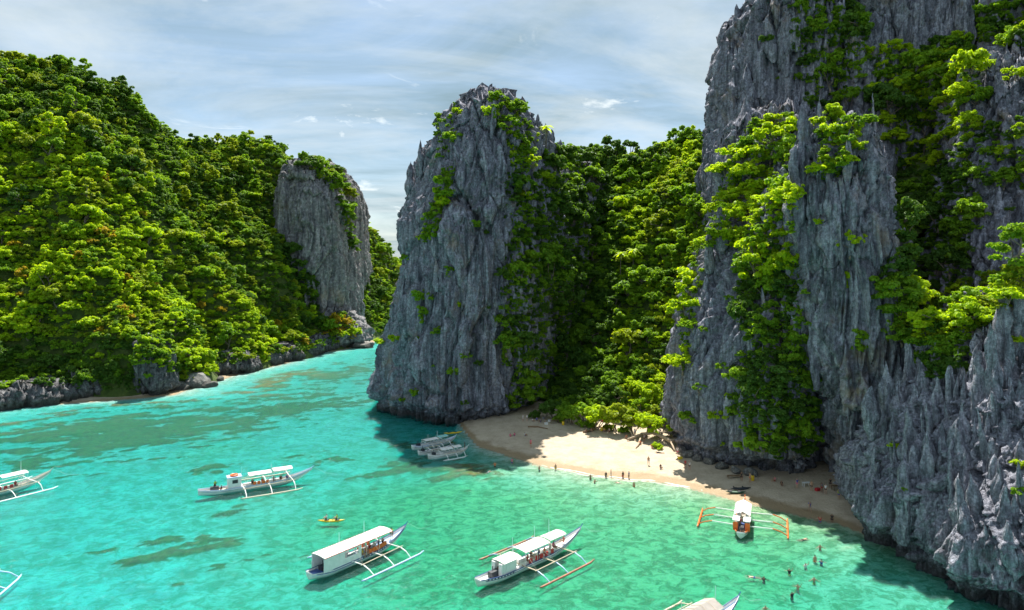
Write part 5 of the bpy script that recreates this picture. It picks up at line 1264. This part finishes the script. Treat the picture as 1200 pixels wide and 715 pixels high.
kp = G(862, 579, 0.1); kayak((kp.x, kp.y, gz(kp.x, kp.y) + 0.12), -0.1, paint('dark_green_plastic', (0.03, 0.09, 0.05), 0.4), 'dark green kayak at the waterline behind the orange boat', 3.4)

# ------------------------------------------------------------------ palms
def palm(loc, h, label):
    e = empty('palm_tree', loc, rs.uniform(0, 6)); tag(e, label, 'palm', 'palms in the valley')
    g = MB(); pts = [(0.02 * k * k * 0.3, 0, h * k / 6) for k in range(7)]; g.tube(pts, [0.2, 0.17, 0.15, 0.14, 0.13, 0.12, 0.12], 8); g.build('trunk', M_BARK, e, True)
    top = Vector(pts[-1])
    for k in range(13):
        a = k * 2.4 + rs.uniform(-.2, .2); el = rs.uniform(0.1, 1.0); Lf = rs.uniform(2.4, 3.2); v, f = [], []
        for i in range(9):
            t = i / 8; r = Lf * t * math.cos(el * (1 - 0.3 * t)); z = Lf * (math.sin(el) * t - 0.75 * t * t)
            c = top + Vector((r * math.cos(a), r * math.sin(a), z)); sd = Vector((-math.sin(a), math.cos(a), -0.35)) * (0.42 * math.sin(math.pi * min(1, t * 0.9 + 0.08))); s2 = Vector((math.sin(a), -math.cos(a), -0.35)) * (0.42 * math.sin(math.pi * min(1, t * 0.9 + 0.08)))
            v += [c, c + sd * (0.75 + 0.25 * (i % 2)), c + s2 * (0.75 + 0.25 * ((i + 1) % 2))]
        for i in range(8):
            q = i * 3; f += [(q, q + 3, q + 4, q + 1), (q, q + 2, q + 5, q + 3)]
        o = MB(); o.add(v, f); o.build('frond', FOL['lime'], e)
for (px, py, h, lb) in [(727, 330, 9, 'slender palm with lime fronds above the valley canopy'), (742, 322, 8, 'second slim palm beside the taller valley palm'), (640, 175, 7, 'small palm on the ridge behind the sea stack')]:
    hh = shoot(px, py)[0]
    if hh is not None: palm(hh - Vector((0, 0, 0.5)), h, lb)

# ------------------------------------------------------------------ people
def build_pose(J):
    names = list(J); idx = {n: i for i, n in enumerate(names)}
    E = [('pel', 'spi'), ('spi', 'che'), ('che', 'nec'), ('nec', 'hea'), ('hea', 'top')]
    for s_ in 'lr': E += [('che', 'sh' + s_), ('sh' + s_, 'el' + s_), ('el' + s_, 'wr' + s_), ('wr' + s_, 'pa' + s_), ('pel', 'hi' + s_), ('hi' + s_, 'kn' + s_), ('kn' + s_, 'an' + s_), ('an' + s_, 'to' + s_)]
    R = {'pel': .13, 'spi': .125, 'che': .145, 'nec': .055, 'hea': .092, 'top': .078, 'sh': .062, 'el': .043, 'wr': .031, 'pa': .036, 'hi': .092, 'kn': .06, 'an': .042, 'to': .038}
    me = bpy.data.meshes.new('person'); me.from_pydata([J[n] for n in names], [(idx[a], idx[b]) for a, b in E], [])
    o = bpy.data.objects.new('tmp', me); COL.objects.link(o)
    sk = o.modifiers.new('s', 'SKIN'); sk.use_smooth_shade = True
    sv = me.skin_vertices[0].data
    for n in names:
        r = R.get(n, R.get(n[:-1])); sv[idx[n]].radius = (r, r * (0.8 if n in ('pel', 'spi', 'che') else 1)); sv[idx[n]].use_root = (n == 'pel')
    ss = o.modifiers.new('u', 'SUBSURF'); ss.levels = 1; ss.render_levels = 1
    dg = bpy.context.evaluated_depsgraph_get(); ev = o.evaluated_get(dg); m2 = bpy.data.meshes.new_from_object(ev)
    bpy.data.objects.remove(o)
    V = np.array([v.co[:] for v in m2.vertices]); F_ = [tuple(p.vertices) for p in m2.polygons]
    # nearest bone per vertex
    best = np.full(len(V), 9.0); bone = np.zeros(len(V), int); par = np.zeros(len(V))
    for k, (a, b) in enumerate(E):
        A, B_ = np.array(J[a]), np.array(J[b]); d = B_ - A; t = np.clip(((V - A) @ d) / (d @ d), 0, 1); q = np.linalg.norm(V - (A + t[:, None] * d), axis=1) / (R.get(a, R.get(a[:-1])) + 0.05)
        n = q < best; best = np.where(n, q, best); bone = np.where(n, k, bone); par = np.where(n, t, par)
    nm = [a + '-' + b for a, b in E]
    # fingers: five bent tubes per hand, appended to the same mesh
    mb = MB(); mb.v = [tuple(v) for v in V]; mb.f = list(F_)
    for s_ in 'lr':
        w_, p_ = Vector(J['wr' + s_]), Vector(J['pa' + s_]); d = (p_ - w_).normalized(); side = d.cross(Vector((0, 0, 1)) if abs(d.z) < .8 else Vector((1, 0, 0))).normalized(); dn = d.cross(side)
        for k, ln in enumerate((.07, .08, .075, .06)):
            b0 = p_ + side * (k - 1.5) * 0.02; mb.tube([b0, b0 + d * ln * .55, b0 + d * ln + dn * 0.02], [.011, .010, .007], 5)
        b0 = w_.lerp(p_, .4) + side * 0.03; mb.tube([b0, b0 + side * .03 + d * .03, b0 + side * .035 + d * .065], [.012, .011, .008], 5)
    body = bpy.data.meshes.new('body'); body.from_pydata(mb.v, [], mb.f)
    for p in body.polygons: p.use_smooth = True
    m2n = np.array([v.normal[:] for v in m2.vertices])
    def part(fn, off):
        sel = np.array([fn(nm[bone[i]], par[i], V[i]) for i in range(len(V))])
        fk = [f for f in F_ if all(sel[i] for i in f)]
        used = sorted({i for f in fk for i in f}); mp_ = {u: i for i, u in enumerate(used)}
        m = bpy.data.meshes.new('cloth'); m.from_pydata([tuple(V[u] + m2n[u] * off) for u in used], [], [tuple(mp_[i] for i in f) for f in fk])
        for p in m.polygons: p.use_smooth = True
        return m
    ha, ht = Vector(J['hea']), Vector(J['top']); up = (ht - ha).normalized(); back = (Vector(J['nec']) - Vector(J['to' + 'l']) * 0).normalized()
    shorts = part(lambda b, t, v: b in ('pel-hil', 'pel-hir') or (b in ('hil-knl', 'hir-knr') and t < .55) or (b == 'pel-spi' and t < .35), .016)
    shirt = part(lambda b, t, v: b in ('spi-che', 'che-shl', 'che-shr', 'pel-spi') or (b in ('shl-ell', 'shr-elr') and t < .5) or (b == 'che-nec' and t < .5), .018)
    vest = part(lambda b, t, v: b in ('spi-che', 'pel-spi', 'che-shl', 'che-shr') or (b == 'che-nec' and t < .4), .05)
    face = J.get('face', (1, 0, 0))
    fv = np.array((1.0, 0, 0.0)) if abs(up.z) > .5 else np.array((0.0, 0, -1.0))
    hair = part(lambda b, t, v: b in ('hea-top', 'nec-hea') and (b == 'hea-top' or t > .75) and ((v - np.array(ha)) @ fv < 0.045 or (v - np.array(ha)) @ np.array(up) > 0.085), .014)
    return dict(body=body, shorts=shorts, shirt=shirt, vest=vest, hair=hair)
def J0():
    J = {'pel': (0, 0, .93), 'spi': (0.01, 0, 1.12), 'che': (0, 0, 1.33), 'nec': (0, 0, 1.47), 'hea': (.02, 0, 1.57), 'top': (.02, 0, 1.67)}
    for s_, q in (('l', 1), ('r', -1)):
        J.update({'sh' + s_: (0, .17 * q, 1.39), 'el' + s_: (-.02, .23 * q, 1.12), 'wr' + s_: (.06, .24 * q, .88), 'pa' + s_: (.08, .24 * q, .81), 'hi' + s_: (0, .10 * q, .90), 'kn' + s_: (.02, .11 * q, .49), 'an' + s_: (-.01, .11 * q, .08), 'to' + s_: (.13, .12 * q, .04)})
    return J
def pose(**kw):
    J = J0(); J.update(kw); return J
POSE = {}
POSE['stand'] = build_pose(J0())
POSE['walk'] = build_pose(pose(knl=(.20, .11, .52), anl=(.24, .11, .10), tol=(.38, .11, .06), knr=(-.08, -.11, .50), anr=(-.32, -.11, .16), tor=(-.22, -.11, .05), ell=(-.14, .22, 1.14), wrl=(-.06, .22, .92), pal=(-.03, .22, .86), elr=(.10, -.22, 1.13), wrr=(.24, -.22, .97), par=(.29, -.22, .92)))
POSE['wade'] = build_pose(pose(ell=(.06, .38, 1.24), wrl=(.16, .58, 1.20), pal=(.19, .64, 1.20), elr=(.06, -.38, 1.24), wrr=(.16, -.58, 1.20), par=(.19, -.64, 1.20)))
POSE['wave'] = build_pose(pose(ell=(.08, .34, 1.48), wrl=(.10, .40, 1.74), pal=(.10, .41, 1.81), elr=(.10, -.34, 1.30), wrr=(.22, -.48, 1.36), par=(.27, -.53, 1.38)))
POSE['sit'] = build_pose({**pose(pel=(0, 0, .13), spi=(-.04, 0, .32), che=(-.04, 0, .53), nec=(-.01, 0, .67), hea=(.02, 0, .77), top=(.03, 0, .87)), **{k: v for s_, q in (('l', 1), ('r', -1)) for k, v in {'sh' + s_: (-.03, .17 * q, .59), 'el' + s_: (.08, .26 * q, .36), 'wr' + s_: (.30, .20 * q, .38), 'pa' + s_: (.36, .18 * q, .39), 'hi' + s_: (.03, .10 * q, .12), 'kn' + s_: (.36, .15 * q, .40), 'an' + s_: (.56, .14 * q, .06), 'to' + s_: (.70, .15 * q, .04)}.items()}})
POSE['seat'] = build_pose({**pose(pel=(0, 0, .10), spi=(-.02, 0, .29), che=(-.02, 0, .50), nec=(0, 0, .64), hea=(.02, 0, .74), top=(.03, 0, .84)), **{k: v for s_, q in (('l', 1), ('r', -1)) for k, v in {'sh' + s_: (-.01, .17 * q, .56), 'el' + s_: (.06, .24 * q, .30), 'wr' + s_: (.28, .16 * q, .20), 'pa' + s_: (.34, .15 * q, .19), 'hi' + s_: (.03, .10 * q, .09), 'kn' + s_: (.43, .12 * q, .09), 'an' + s_: (.45, .12 * q, -.34), 'to' + s_: (.59, .13 * q, -.37)}.items()}})
POSE['swim'] = build_pose({**pose(pel=(0, 0, .0), spi=(.19, 0, .02), che=(.40, 0, .03), nec=(.54, 0, .06), hea=(.64, 0, .10), top=(.73, 0, .14)), **{k: v for s_, q in (('l', 1), ('r', -1)) for k, v in {'sh' + s_: (.45, .17 * q, .03), 'el' + s_: (.66, .32 * q, .0), 'wr' + s_: (.88, .24 * q, .0), 'pa' + s_: (.95, .22 * q, .0), 'hi' + s_: (-.03, .10 * q, -.02), 'kn' + s_: (-.44, .14 * q, -.05), 'an' + s_: (-.84, .16 * q, -.03), 'to' + s_: (-.98, .17 * q, -.05)}.items()}})
POSE['lie'] = POSE['swim']
def person(pz, loc, rz, skin, bottom, topc, label, hair=0, vest=False, sc=1.0, group=None):
    P_ = POSE[pz]; e = empty('person', loc, rz, sc * 1.03)
    b = link('body', P_['body'], e); set_mat(b, M_SKIN[skin])
    h = link('hair', P_['hair'], e); set_mat(h, M_HAIR[hair])
    q = link('shorts', P_['shorts'], e); set_mat(q, M_CL[bottom])
    if topc:
        t_ = link('life_vest' if vest else 'shirt', P_['vest' if vest else 'shirt'], e); set_mat(t_, M_CL[topc])
    tag(e, label, 'person', group)
    return e
def on_ground(px, py, z0=0.0):
    z = z0
    for _ in range(4):
        p = G(px, py, max(z, 0)); z = gz(p.x, p.y)
    return p.x, p.y, z
def wp(px, py, deep=None):                 # py = where the body meets water or sand
    x, y, z = on_ground(px, py)
    if deep is not None and z < 0.05: z = -deep
    return (x, y, z)
GB, GW, GS = 'people on the beach', 'people wading off the beach', 'swimmers in the shallows'
person('stand', wp(622, 524), 2.0, 1, 'red', 'pink', 'person in pink shirt and red shorts alone on the shaded sand', group=GB)
person('sit', wp(598, 512), 1.0, 1, 'pink', 'pink', 'person in pink sitting on the shaded sand', group=GB)
person('sit', wp(603, 511), 2.2, 1, 'blue', 'pink', 'person in pink and blue sitting beside the one in pink', group=GB)
person('sit', wp(615, 511), 0.4, 0, 'blue', 'white', 'person in white shirt sitting apart on the shaded sand', group=GB)
person('stand', wp(613, 494), 4.0, 1, 'white', 'white', 'person all in white standing at the foot of the stack', group=GB)
person('stand', wp(617.5, 494), 4.6, 1, 'grey', 'white', 'person in white shirt and grey shorts beside the one in white', 1, group=GB)
for k, (px, py, c1, c2, wd) in enumerate([(624, 494, 'grey', 'white', 'white and grey'), (629, 493, 'black', 'blue', 'blue and black'), (634, 495, 'blue', 'grey', 'grey and blue'), (640, 496, 'white', 'teal', 'teal and white')]):
    person('sit', wp(px, py), k * 1.3, k % 3, c1, c2, f'person in {wd} sitting by the bushes behind the stack', group=GB)
person('stand', wp(670, 496), 3.6, 2, 'black', 'black', 'person in black standing under the bushes', group=GB)
person('sit', wp(687, 507), 4.4, 2, 'black', 'black', 'person in black sitting on the log near the red parasol', group=GB)
person('sit', wp(693, 506), 4.9, 0, 'grey', 'black', 'person in black and grey sitting on the log near the red parasol', group=GB)
person('sit', wp(708, 506), 4.6, 0, 'blue', 'yellow', 'person in yellow sitting under the red parasol', group=GB)
person('sit', wp(714, 506), 4.0, 1, 'red', 'white', 'person in white and red sitting under the red parasol', group=GB)
person('sit', wp(719, 504), 4.9, 0, 'black', 'red', 'person in red and black sitting under the red parasol', group=GB)
person('sit', wp(734, 514), 4.2, 0, 'black', 'orange', 'person in orange vest sitting at the end of the driftwood trunk', vest=True, group=GB)
person('stand', wp(744, 511), 4.4, 1, 'blue', 'white', 'person in white and blue standing behind the driftwood trunk', group=GB)
person('sit', wp(750, 521), 4.8, 0, 'black', 'orange', 'person in orange vest leaning on the middle of the driftwood trunk', vest=True, group=GB)
person('stand', wp(755, 518), 4.2, 2, 'black', 'grey', 'person in grey and black beside the driftwood trunk', group=GB)
person('sit', wp(764, 525), 4.9, 1, 'orange', 'orange', 'person in orange vest and orange shorts sitting on sunny sand', vest=True, group=GB)
person('sit', wp(770, 524), 4.4, 0, 'red', 'orange', 'person in orange vest and red shorts sitting on sunny sand', vest=True, group=GB)
person('lie', tuple(np.add(wp(773, 531), (0, 0, 0.12))), 2.9, 2, 'black', 'black', 'person in black lying on the sunny sand', group=GB)
person('walk', wp(760, 545), 4.6, 0, 'white', None, 'person in white shorts walking across the sunny sand', group=GB)
person('sit', wp(774, 549), 5.2, 2, 'black', 'black', 'person in black crouching on the sunny sand', group=GB)
person('stand', wp(794, 534), 4.2, 1, 'pink', 'white', 'person in white and pink by the rubble of the buttress', group=GB)
person('stand', wp(803, 549), 4.4, 0, 'black', 'red', 'person in red and black beside the rubble of the buttress', group=GB)
person('stand', wp(808, 551), 4.8, 1, 'black', 'white', 'person in white and black beside the rubble of the buttress', 1, group=GB)
person('stand', wp(869, 564), 4.0, 2, 'black', 'black', 'person in black behind the wooden bench', group=GB)
person('stand', wp(879, 565), 3.4, 0, 'orange', None, 'person in orange shorts holding on to the yellow drum', group=GB)
person('sit', wp(908, 564), 3.4, 0, 'red', 'pink', 'person in pink and red sitting below the undercut', group=GB)
person('sit', wp(916, 569), 4.4, 2, 'black', 'black', 'person in black sitting below the undercut', group=GB)
person('stand', wp(934, 572), 4.6, 1, 'pink', 'blue', 'person in blue shirt below the undercut', 1, group=GB)
person('stand', wp(951, 575), 4.2, 0, 'black', None, 'shirtless person in black shorts by the folding table', group=GB, sc=1.05)
person('stand', wp(963, 577), 4.9, 2, 'red', 'grey', 'person in grey and red beside the folding table', group=GB)
person('stand', wp(967.5, 579), 4.0, 1, 'black', 'white', 'person in white shirt and black shorts near the folding table', group=GB)
person('stand', wp(973, 572), 4.4, 2, 'black', 'black', 'person in black at the foot of the pillar', group=GB)
person('stand', wp(983, 585), 4.0, 0, 'blue', 'green', 'person in yellow-green vest next to the karst headland', vest=True, group=GB)
person('walk', wp(949, 600), 4.7, 0, 'grey', 'blue', 'person in blue walking out of the water', group=GW)
person('wade', wp(961, 613, .62), 4.4, 0, 'blue', 'red', 'person in red shirt wading near the karst headland', group=GW)
person('stand', wp(975, 612, .4), 4.1, 2, 'black', 'black', 'person in black wading near the karst headland', group=GW)
W_ = 'wading off the sand in the stack shadow'
for (px, py, d, pz, c1, c2, sk, lb) in [
    (580, 547, .8, 'wade', 'black', 'orange', 0, 'person in orange top wading in the shadow of the stack'), (600, 543, .7, 'stand', 'blue', 'pink', 1, 'person in pink top wading in the shadow of the stack'),
    (632, 552, .7, 'stand', 'teal', None, 0, 'person in teal shorts wading at the shadow edge'), (651, 551, .5, 'stand', 'yellow', None, 0, 'person in yellow shorts wading in sunny shallows'),
    (692, 562, .75, 'wade', 'black', None, 2, 'person in black shorts wading with arms out'), (697, 566, 1.05, 'wade', 'blue', None, 0, 'person in blue shorts chest-deep beside the one in black shorts'),
    (710, 560, .55, 'stand', 'grey', 'black', 0, 'person in black top and grey shorts wading in a loose row'), (716, 558, .45, 'stand', 'white', None, 1, 'person in white shorts wading in a loose row'),
    (730, 560, .5, 'stand', 'red', 'black', 2, 'person in black top and red shorts wading in a loose row'), (737, 561, .35, 'stand', 'black', 'blue', 2, 'person in blue top and black shorts wading in a loose row'),
    (743, 570, .9, 'stand', 'orange', None, 0, 'person in orange shorts waist-deep alone')]:
    person(pz, wp(px, py, d), rs.uniform(0, 6.28), sk, c1, c2, lb, group=GW)
for (px, py, rz, c1, sk, lb) in [(572, 553, 1.0, 'white', 1, 'person in white swimming at the edge of the stack shadow'), (726, 566, 2.5, 'grey', 1, 'person in grey shorts swimming past the waders'), (941, 632, 0.3, 'black', 0, 'person in black shorts swimming beside the orange float'), (883, 676, 3.0, 'blue', 1, 'person in blue shorts swimming ahead of splashes')]:
    p = G(px, py); person('swim', (p.x, p.y, -0.06), rz, sk, c1, None, lb, group=GS)
for (px, py, d, pz, rz, c1, c2, sk, lb) in [
    (961, 643, .95, 'wade', 4.7, 'red', None, 0, 'person in red shorts chest-deep with arms spread'), (955, 657, .8, 'stand', 1.6, 'orange', None, 0, 'person in orange shorts standing waist-deep, back turned'), (962.5, 660, 1.0, 'wade', 1.4, 'black', 'blue', 1, 'person in blue top chest-deep beside the waist-deep one'),
    (944, 664, 1.05, 'wave', 4.9, 'black', 'white', 0, 'person in white top chest-deep raising an arm'), (925, 671, 1.0, 'wave', 4.2, 'green', 'black', 0, 'person in black top and green shorts raising an arm'), (895, 679, 1.15, 'wade', 4.7, 'black', 'black', 2, 'person in black top shoulder-deep alone'),
    (954, 681, 1.0, 'wade', 4.6, 'yellow', None, 0, 'person in yellow shorts chest-deep with arms wide'), (935, 690, .95, 'wave', 4.0, 'grey', None, 0, 'person in grey shorts chest-deep raising an arm'), (928, 699, .95, 'wave', 5.0, 'black', 'black', 2, 'person in black swimsuit raising both arms'), (897, 715, 1.0, 'wade', 4.7, 'pink', None, 0, 'person in pink shorts chest-deep near the blue bow')]:
    p = G(px, py); person(pz, (p.x, p.y, -d - 0.18), rz, sk, c1, c2, lb, group=GS)
# people on board (placed from the boat's own position and heading)
def aboard(boat, x, y, z, pz, rz, sk, c1, c2, lb, vest=False):
    R_ = Matrix.Rotation(boat.rotation_euler.z, 4, 'Z'); p = boat.location + R_ @ Vector((x, y, z))
    person(pz, p, boat.rotation_euler.z + rz, sk, c1, c2, lb, vest=vest, group='people on the boats')
aboard(boatA, -7.0, .1, .55, 'stand', 2.2, 2, 'black', 'green', 'person in green shirt standing on the stern by the wheelhouse')
aboard(boatA, -6.0, -.1, .45, 'sit', 2.8, 2, 'black', 'black', 'person in black sitting on the stern by the wheelhouse')
for k, (x, c) in enumerate([(-.9, 'black'), (.8, 'red'), (2.8, 'grey'), (4.0, 'black'), (5.1, 'blue')]):
    aboard(boatA, x, -.35, .84, 'seat', -1.6, k % 3, 'black', c, f'person in {c} top seated {("under the rear awning" if x < 2.4 else "under the front awning")} of the life ring boat')
aboard(boatB, LB * .33, 0, .75, 'stand', 0.3, 0, 'black', 'yellow', 'person in yellow shirt standing on the bow of the long-roofed boat')
aboard(boatB, .1, -.95, .95, 'seat', -1.6, 0, 'orange', 'orange', 'person in orange vest on the side of the long-roofed boat', True)
aboard(boatB, -.6, -.95, .95, 'seat', -1.2, 0, 'black', 'yellow', 'person in yellow vest on the side of the long-roofed boat', True)
for k, (x, c) in enumerate([(1.2, 'red'), (2.0, 'white'), (2.9, 'blue'), (3.6, 'black')]):
    aboard(boatB, x, -.3, .86, 'seat', -1.5, k % 3, 'black', c, f'person in {c} top seated inside the long-roofed boat')
for k, (x, y, c, w_) in enumerate([(-1.6, -.4, 'red', 'under the middle awning'), (-.4, .1, 'black', 'under the middle awning'), (.6, -.4, 'blue', 'under the middle awning'), (1.7, -.4, 'orange', 'under the middle awning'), (3.0, -.3, 'white', 'under the front awning'), (4.0, 0, 'pink', 'under the front awning')]):
    aboard(boatC, x, y, .86, 'seat', -1.4, k % 3, 'black', c, f'person in {c} top seated {w_} of the three-awning boat')
aboard(boatC, 6.2, 0, .95, 'sit', 2.8, 0, 'red', 'red', 'person in red sitting on the fore deck of the three-awning boat')
aboard(boatC, -5.6, -.2, .5, 'sit', 3.0, 0, 'blue', 'red', 'person in red and blue at the stern of the three-awning boat')
aboard(boatC, -6.4, .2, .55, 'sit', 3.3, 2, 'blue', 'black', 'person in black and blue at the stern of the three-awning boat')
aboard(boatD, -LD * .38, -.1, .5, 'sit', 3.14, 0, 'black', 'blue', 'person in blue sitting at the stern of the orange boat')
aboard(boatD, -LD * .27, .25, 1.3, 'seat', 3.0, 0, 'red', 'red', 'person in red seated on the cargo box of the orange boat')
aboard(boatE, 3.2, -.3, .84, 'seat', -1.4, 2, 'black', 'red', 'person in red seated in the boat near the reef')
aboard(boatI, 3.9, 0, .7, 'stand', 2.6, 2, 'black', 'black', 'person in black standing on the bow of the small boat')
kp = G(388, 611)
person('sit', (kp.x - 0.7, kp.y, 0.27), math.pi, 0, 'black', 'white', 'person in white sitting in the front of the yellow kayak', group='people on the boats')
person('sit', (kp.x + 0.9, kp.y, 0.27), math.pi, 0, 'black', 'green', 'person in green vest paddling in the back of the yellow kayak', vest=True, group='people on the boats')
g = MB(); g.tube([(-0.1, -1.05, -.1), (0, 1.05, .45)], 0.018, 6); g.box(-0.15, -0.05, -1.3, -1.0, -.2, -.18); g.box(-.05, .05, 1.0, 1.3, .43, .45)
pd = g.build('paddle', M_DARK); pd.location = (kp.x + 0.35, kp.y, 0.62); tag(pd, 'dark double paddle held across the yellow kayak', 'paddle')

# ------------------------------------------------------------------ things on the beach
def log_(pts, r, label, mat=None, name='driftwood'):
    W_ = []
    for (px, py, up) in pts:
        x, y, z = on_ground(px, py); W_.append(Vector((x, y, z + up)))
    base = W_[0].copy(); g = MB(); k = len(W_)
    fine = []
    for i in range(k - 1):
        for q in range(4): fine.append(W_[i].lerp(W_[i + 1], q / 4) - base + Vector((rs.uniform(-.12, .12), rs.uniform(-.12, .12), rs.uniform(-.03, .06))))
    fine.append(W_[-1] - base); m = len(fine)
    g.tube(fine, [r * (1 - 0.6 * i / m) * rs.uniform(.85, 1.15) for i in range(m)], 9)
    o = g.build(name, mat or M_DEADWOOD, None, True); o.location = base; tag(o, label, name.replace('_', ' '))
    return o
log_([(619, 500.5, .1), (630, 501, .12), (642, 503, .1)], .22, 'thin dark driftwood log on the shaded sand', M_BROWN)
lg = log_([(684, 507, .15), (696, 505, .25), (703, 501, .4)], .28, 'dark log propped beside the red parasol', M_BROWN)
tr_ = log_([(797, 520, .9), (786, 523, 1.1), (775, 518, 1.3), (765, 515, 1.4), (752, 514, 1.0), (742, 516, .6), (735, 517, .3)], .5, 'large bleached driftwood trunk stretched along the back of the beach')
for (pts, r) in [([(752, 514, 1.0), (748, 523, .3), (745, 526, .1)], .22), ([(742, 516, .6), (738, 508, 1.2), (733, 506, 1.4)], .2), ([(786, 523, 1.1), (790, 529, .4), (793, 530, .1)], .24), ([(775, 518, 1.3), (779, 510, 2.0), (784, 505, 2.6)], .18)]:
    W_ = [Vector(on_ground(a, b)) + Vector((0, 0, c)) - tr_.location for a, b, c in pts]; g = MB(); g.tube(W_, [r, r * .7, r * .35], 7); g.build('branch', M_DEADWOOD, tr_, True)
def table(px, py, rz, label, m, Lt=1.8, bench=False):
    e = empty('bench' if bench else 'table', on_ground(px, py), rz); tag(e, label, 'bench' if bench else 'table')
    h = .45 if bench else .75
    for q in range(4):
        g = MB(); g.box(-Lt / 2, Lt / 2, -.38 + q * .2, -.38 + q * .2 + .17, h - .04, h); g.build('plank', m, e)
    for sx in (-1, 1):
        for sy in (-1, 1):
            g = MB(); g.box(sx * (Lt / 2 - .12) - .04, sx * (Lt / 2 - .12) + .04, sy * .3 - .04, sy * .3 + .04, 0, h - .042); g.build('leg', m, e)
table(861, 560, 0.0, 'long low wooden bench on the shaded sand', M_BROWN, 2.8, True)
table(945, 570, 0.1, 'small white folding table below the undercut', M_WHITE, 1.4)
table(980, 574, 0.2, 'dark wooden table at the foot of the pillar', M_BROWN, 1.5)
table(650, 496, 0.3, 'dark wooden table under the bushes behind the stack', M_BROWN, 2.2)
def drum(px, py, m, label):
    g = MB(); g.tube([(0, 0, 0), (0, 0, .08), (0, 0, .3), (0, 0, .34), (0, 0, .58), (0, 0, .62), (0, 0, .85), (0, 0, .9)], [.27, .3, .3, .32, .32, .3, .3, .26], 16)
    o = g.build('drum', m, None, True); o.location = on_ground(px, py); tag(o, label, 'drum')
    g = MB(); g.tube([(0, 0, .9), (0, 0, .94)], .1, 10); g.build('cap', M_DARK, o)
drum(660, 498, M_YELLOW, 'yellow drum beside the dark table under the bushes')
drum(882, 563, M_YELLOW, 'yellow drum beside the wooden bench')
drum(705, 505, M_YELLOW, 'yellow drum under the red parasol')
for (px, py, c, lb) in [(644, 494, 'white', 'white cooler box near the bushes behind the stack'), (638, 491, 'grey', 'grey bag heap near the bushes behind the stack'), (640, 497.5, 'white', 'small white crate on the shaded sand'), (797, 538, 'yellow', 'yellow bag by the rubble of the buttress'), (958, 575, 'red', 'red cool box beside the folding table')]:
    e = empty('box', on_ground(px, py), rs.uniform(0, 1)); tag(e, lb, 'box')
    g = MB(); g.box(-.4, .4, -.26, .26, 0, .38); g.build('body', M_CL[c], e); g = MB(); g.box(-.42, .42, -.28, .28, .382, .46); g.build('lid', M_CL[c], e)
e = empty('parasol', on_ground(711, 503)); tag(e, 'red beach parasol at the back of the beach', 'parasol')
g = MB(); g.tube([(0, 0, 0), (0, 0, 2.3)], .03, 8); g.build('pole', M_WHITE, e)
for k in range(8):
    a0, a1 = k * math.pi / 4, (k + 1) * math.pi / 4
    v = [(0, 0, 2.35), (1.5 * math.cos(a0), 1.5 * math.sin(a0), 1.85), (1.46 * math.cos((a0 + a1) / 2), 1.46 * math.sin((a0 + a1) / 2), 1.80), (1.5 * math.cos(a1), 1.5 * math.sin(a1), 1.85)]
    v += [(x, y, z - .02) for x, y, z in v]
    g = MB(); g.add(v, [(0, 1, 2, 3), (4, 7, 6, 5), (0, 4, 5, 1), (1, 5, 6, 2), (2, 6, 7, 3), (3, 7, 4, 0)]); g.build('canopy_panel', M_RED, e)

# ------------------------------------------------------------------ surf line
M_FOAM = paint('sea_foam', (0.82, 0.82, 0.80), 0.9, 0.1, 6)
def foam(x0, x1, off, width, seed):
    xs = np.arange(x0, x1, 0.25); rg = np.random.default_rng(seed); V, Fq = [], []
    for x in xs:                      # waterline y where ground is ~0
        ys = np.arange(-8, 8, 0.1) + float(np.interp(x, MAIN_X, MAIN_Y)); z = ground_z(np.full_like(ys, x), ys)[0]
        y0 = ys[int(np.argmin(np.abs(z - 0.02)))] + off
        n = pnoise(np.array([[x * .35, seed, 0.], [x * 1.3, seed + 9, 0.]])); wd = max(0.0, width * (0.5 + 1.2 * n[0] + .8 * n[1]))
        V.append((y0, wd, x))
    vs, fs_ = [], []
    for y0, wd, x in V:
        yy = y0 + .25 * math.sin(x * .9 + seed)
        vs += [(x, yy - wd / 2, .012), (x, yy, .05), (x, yy + wd / 2, .012)]
    for i in range(len(V) - 1):
        if V[i][1] < .03 or V[i + 1][1] < .03: continue
        a = i * 3; fs_ += [(a, a + 3, a + 4, a + 1), (a + 1, a + 4, a + 5, a + 2)]
    g = MB(); g.add(vs, fs_); o = g.build('surf_foam', M_FOAM, None, True); tag(o, 'thin white line of foam breaking along the beach', 'foam', None, 'stuff')
foam(6, 34, -0.5, .5, 3)
foam(10, 32, -1.6, .22, 17)
print('all', time.time() - T0)
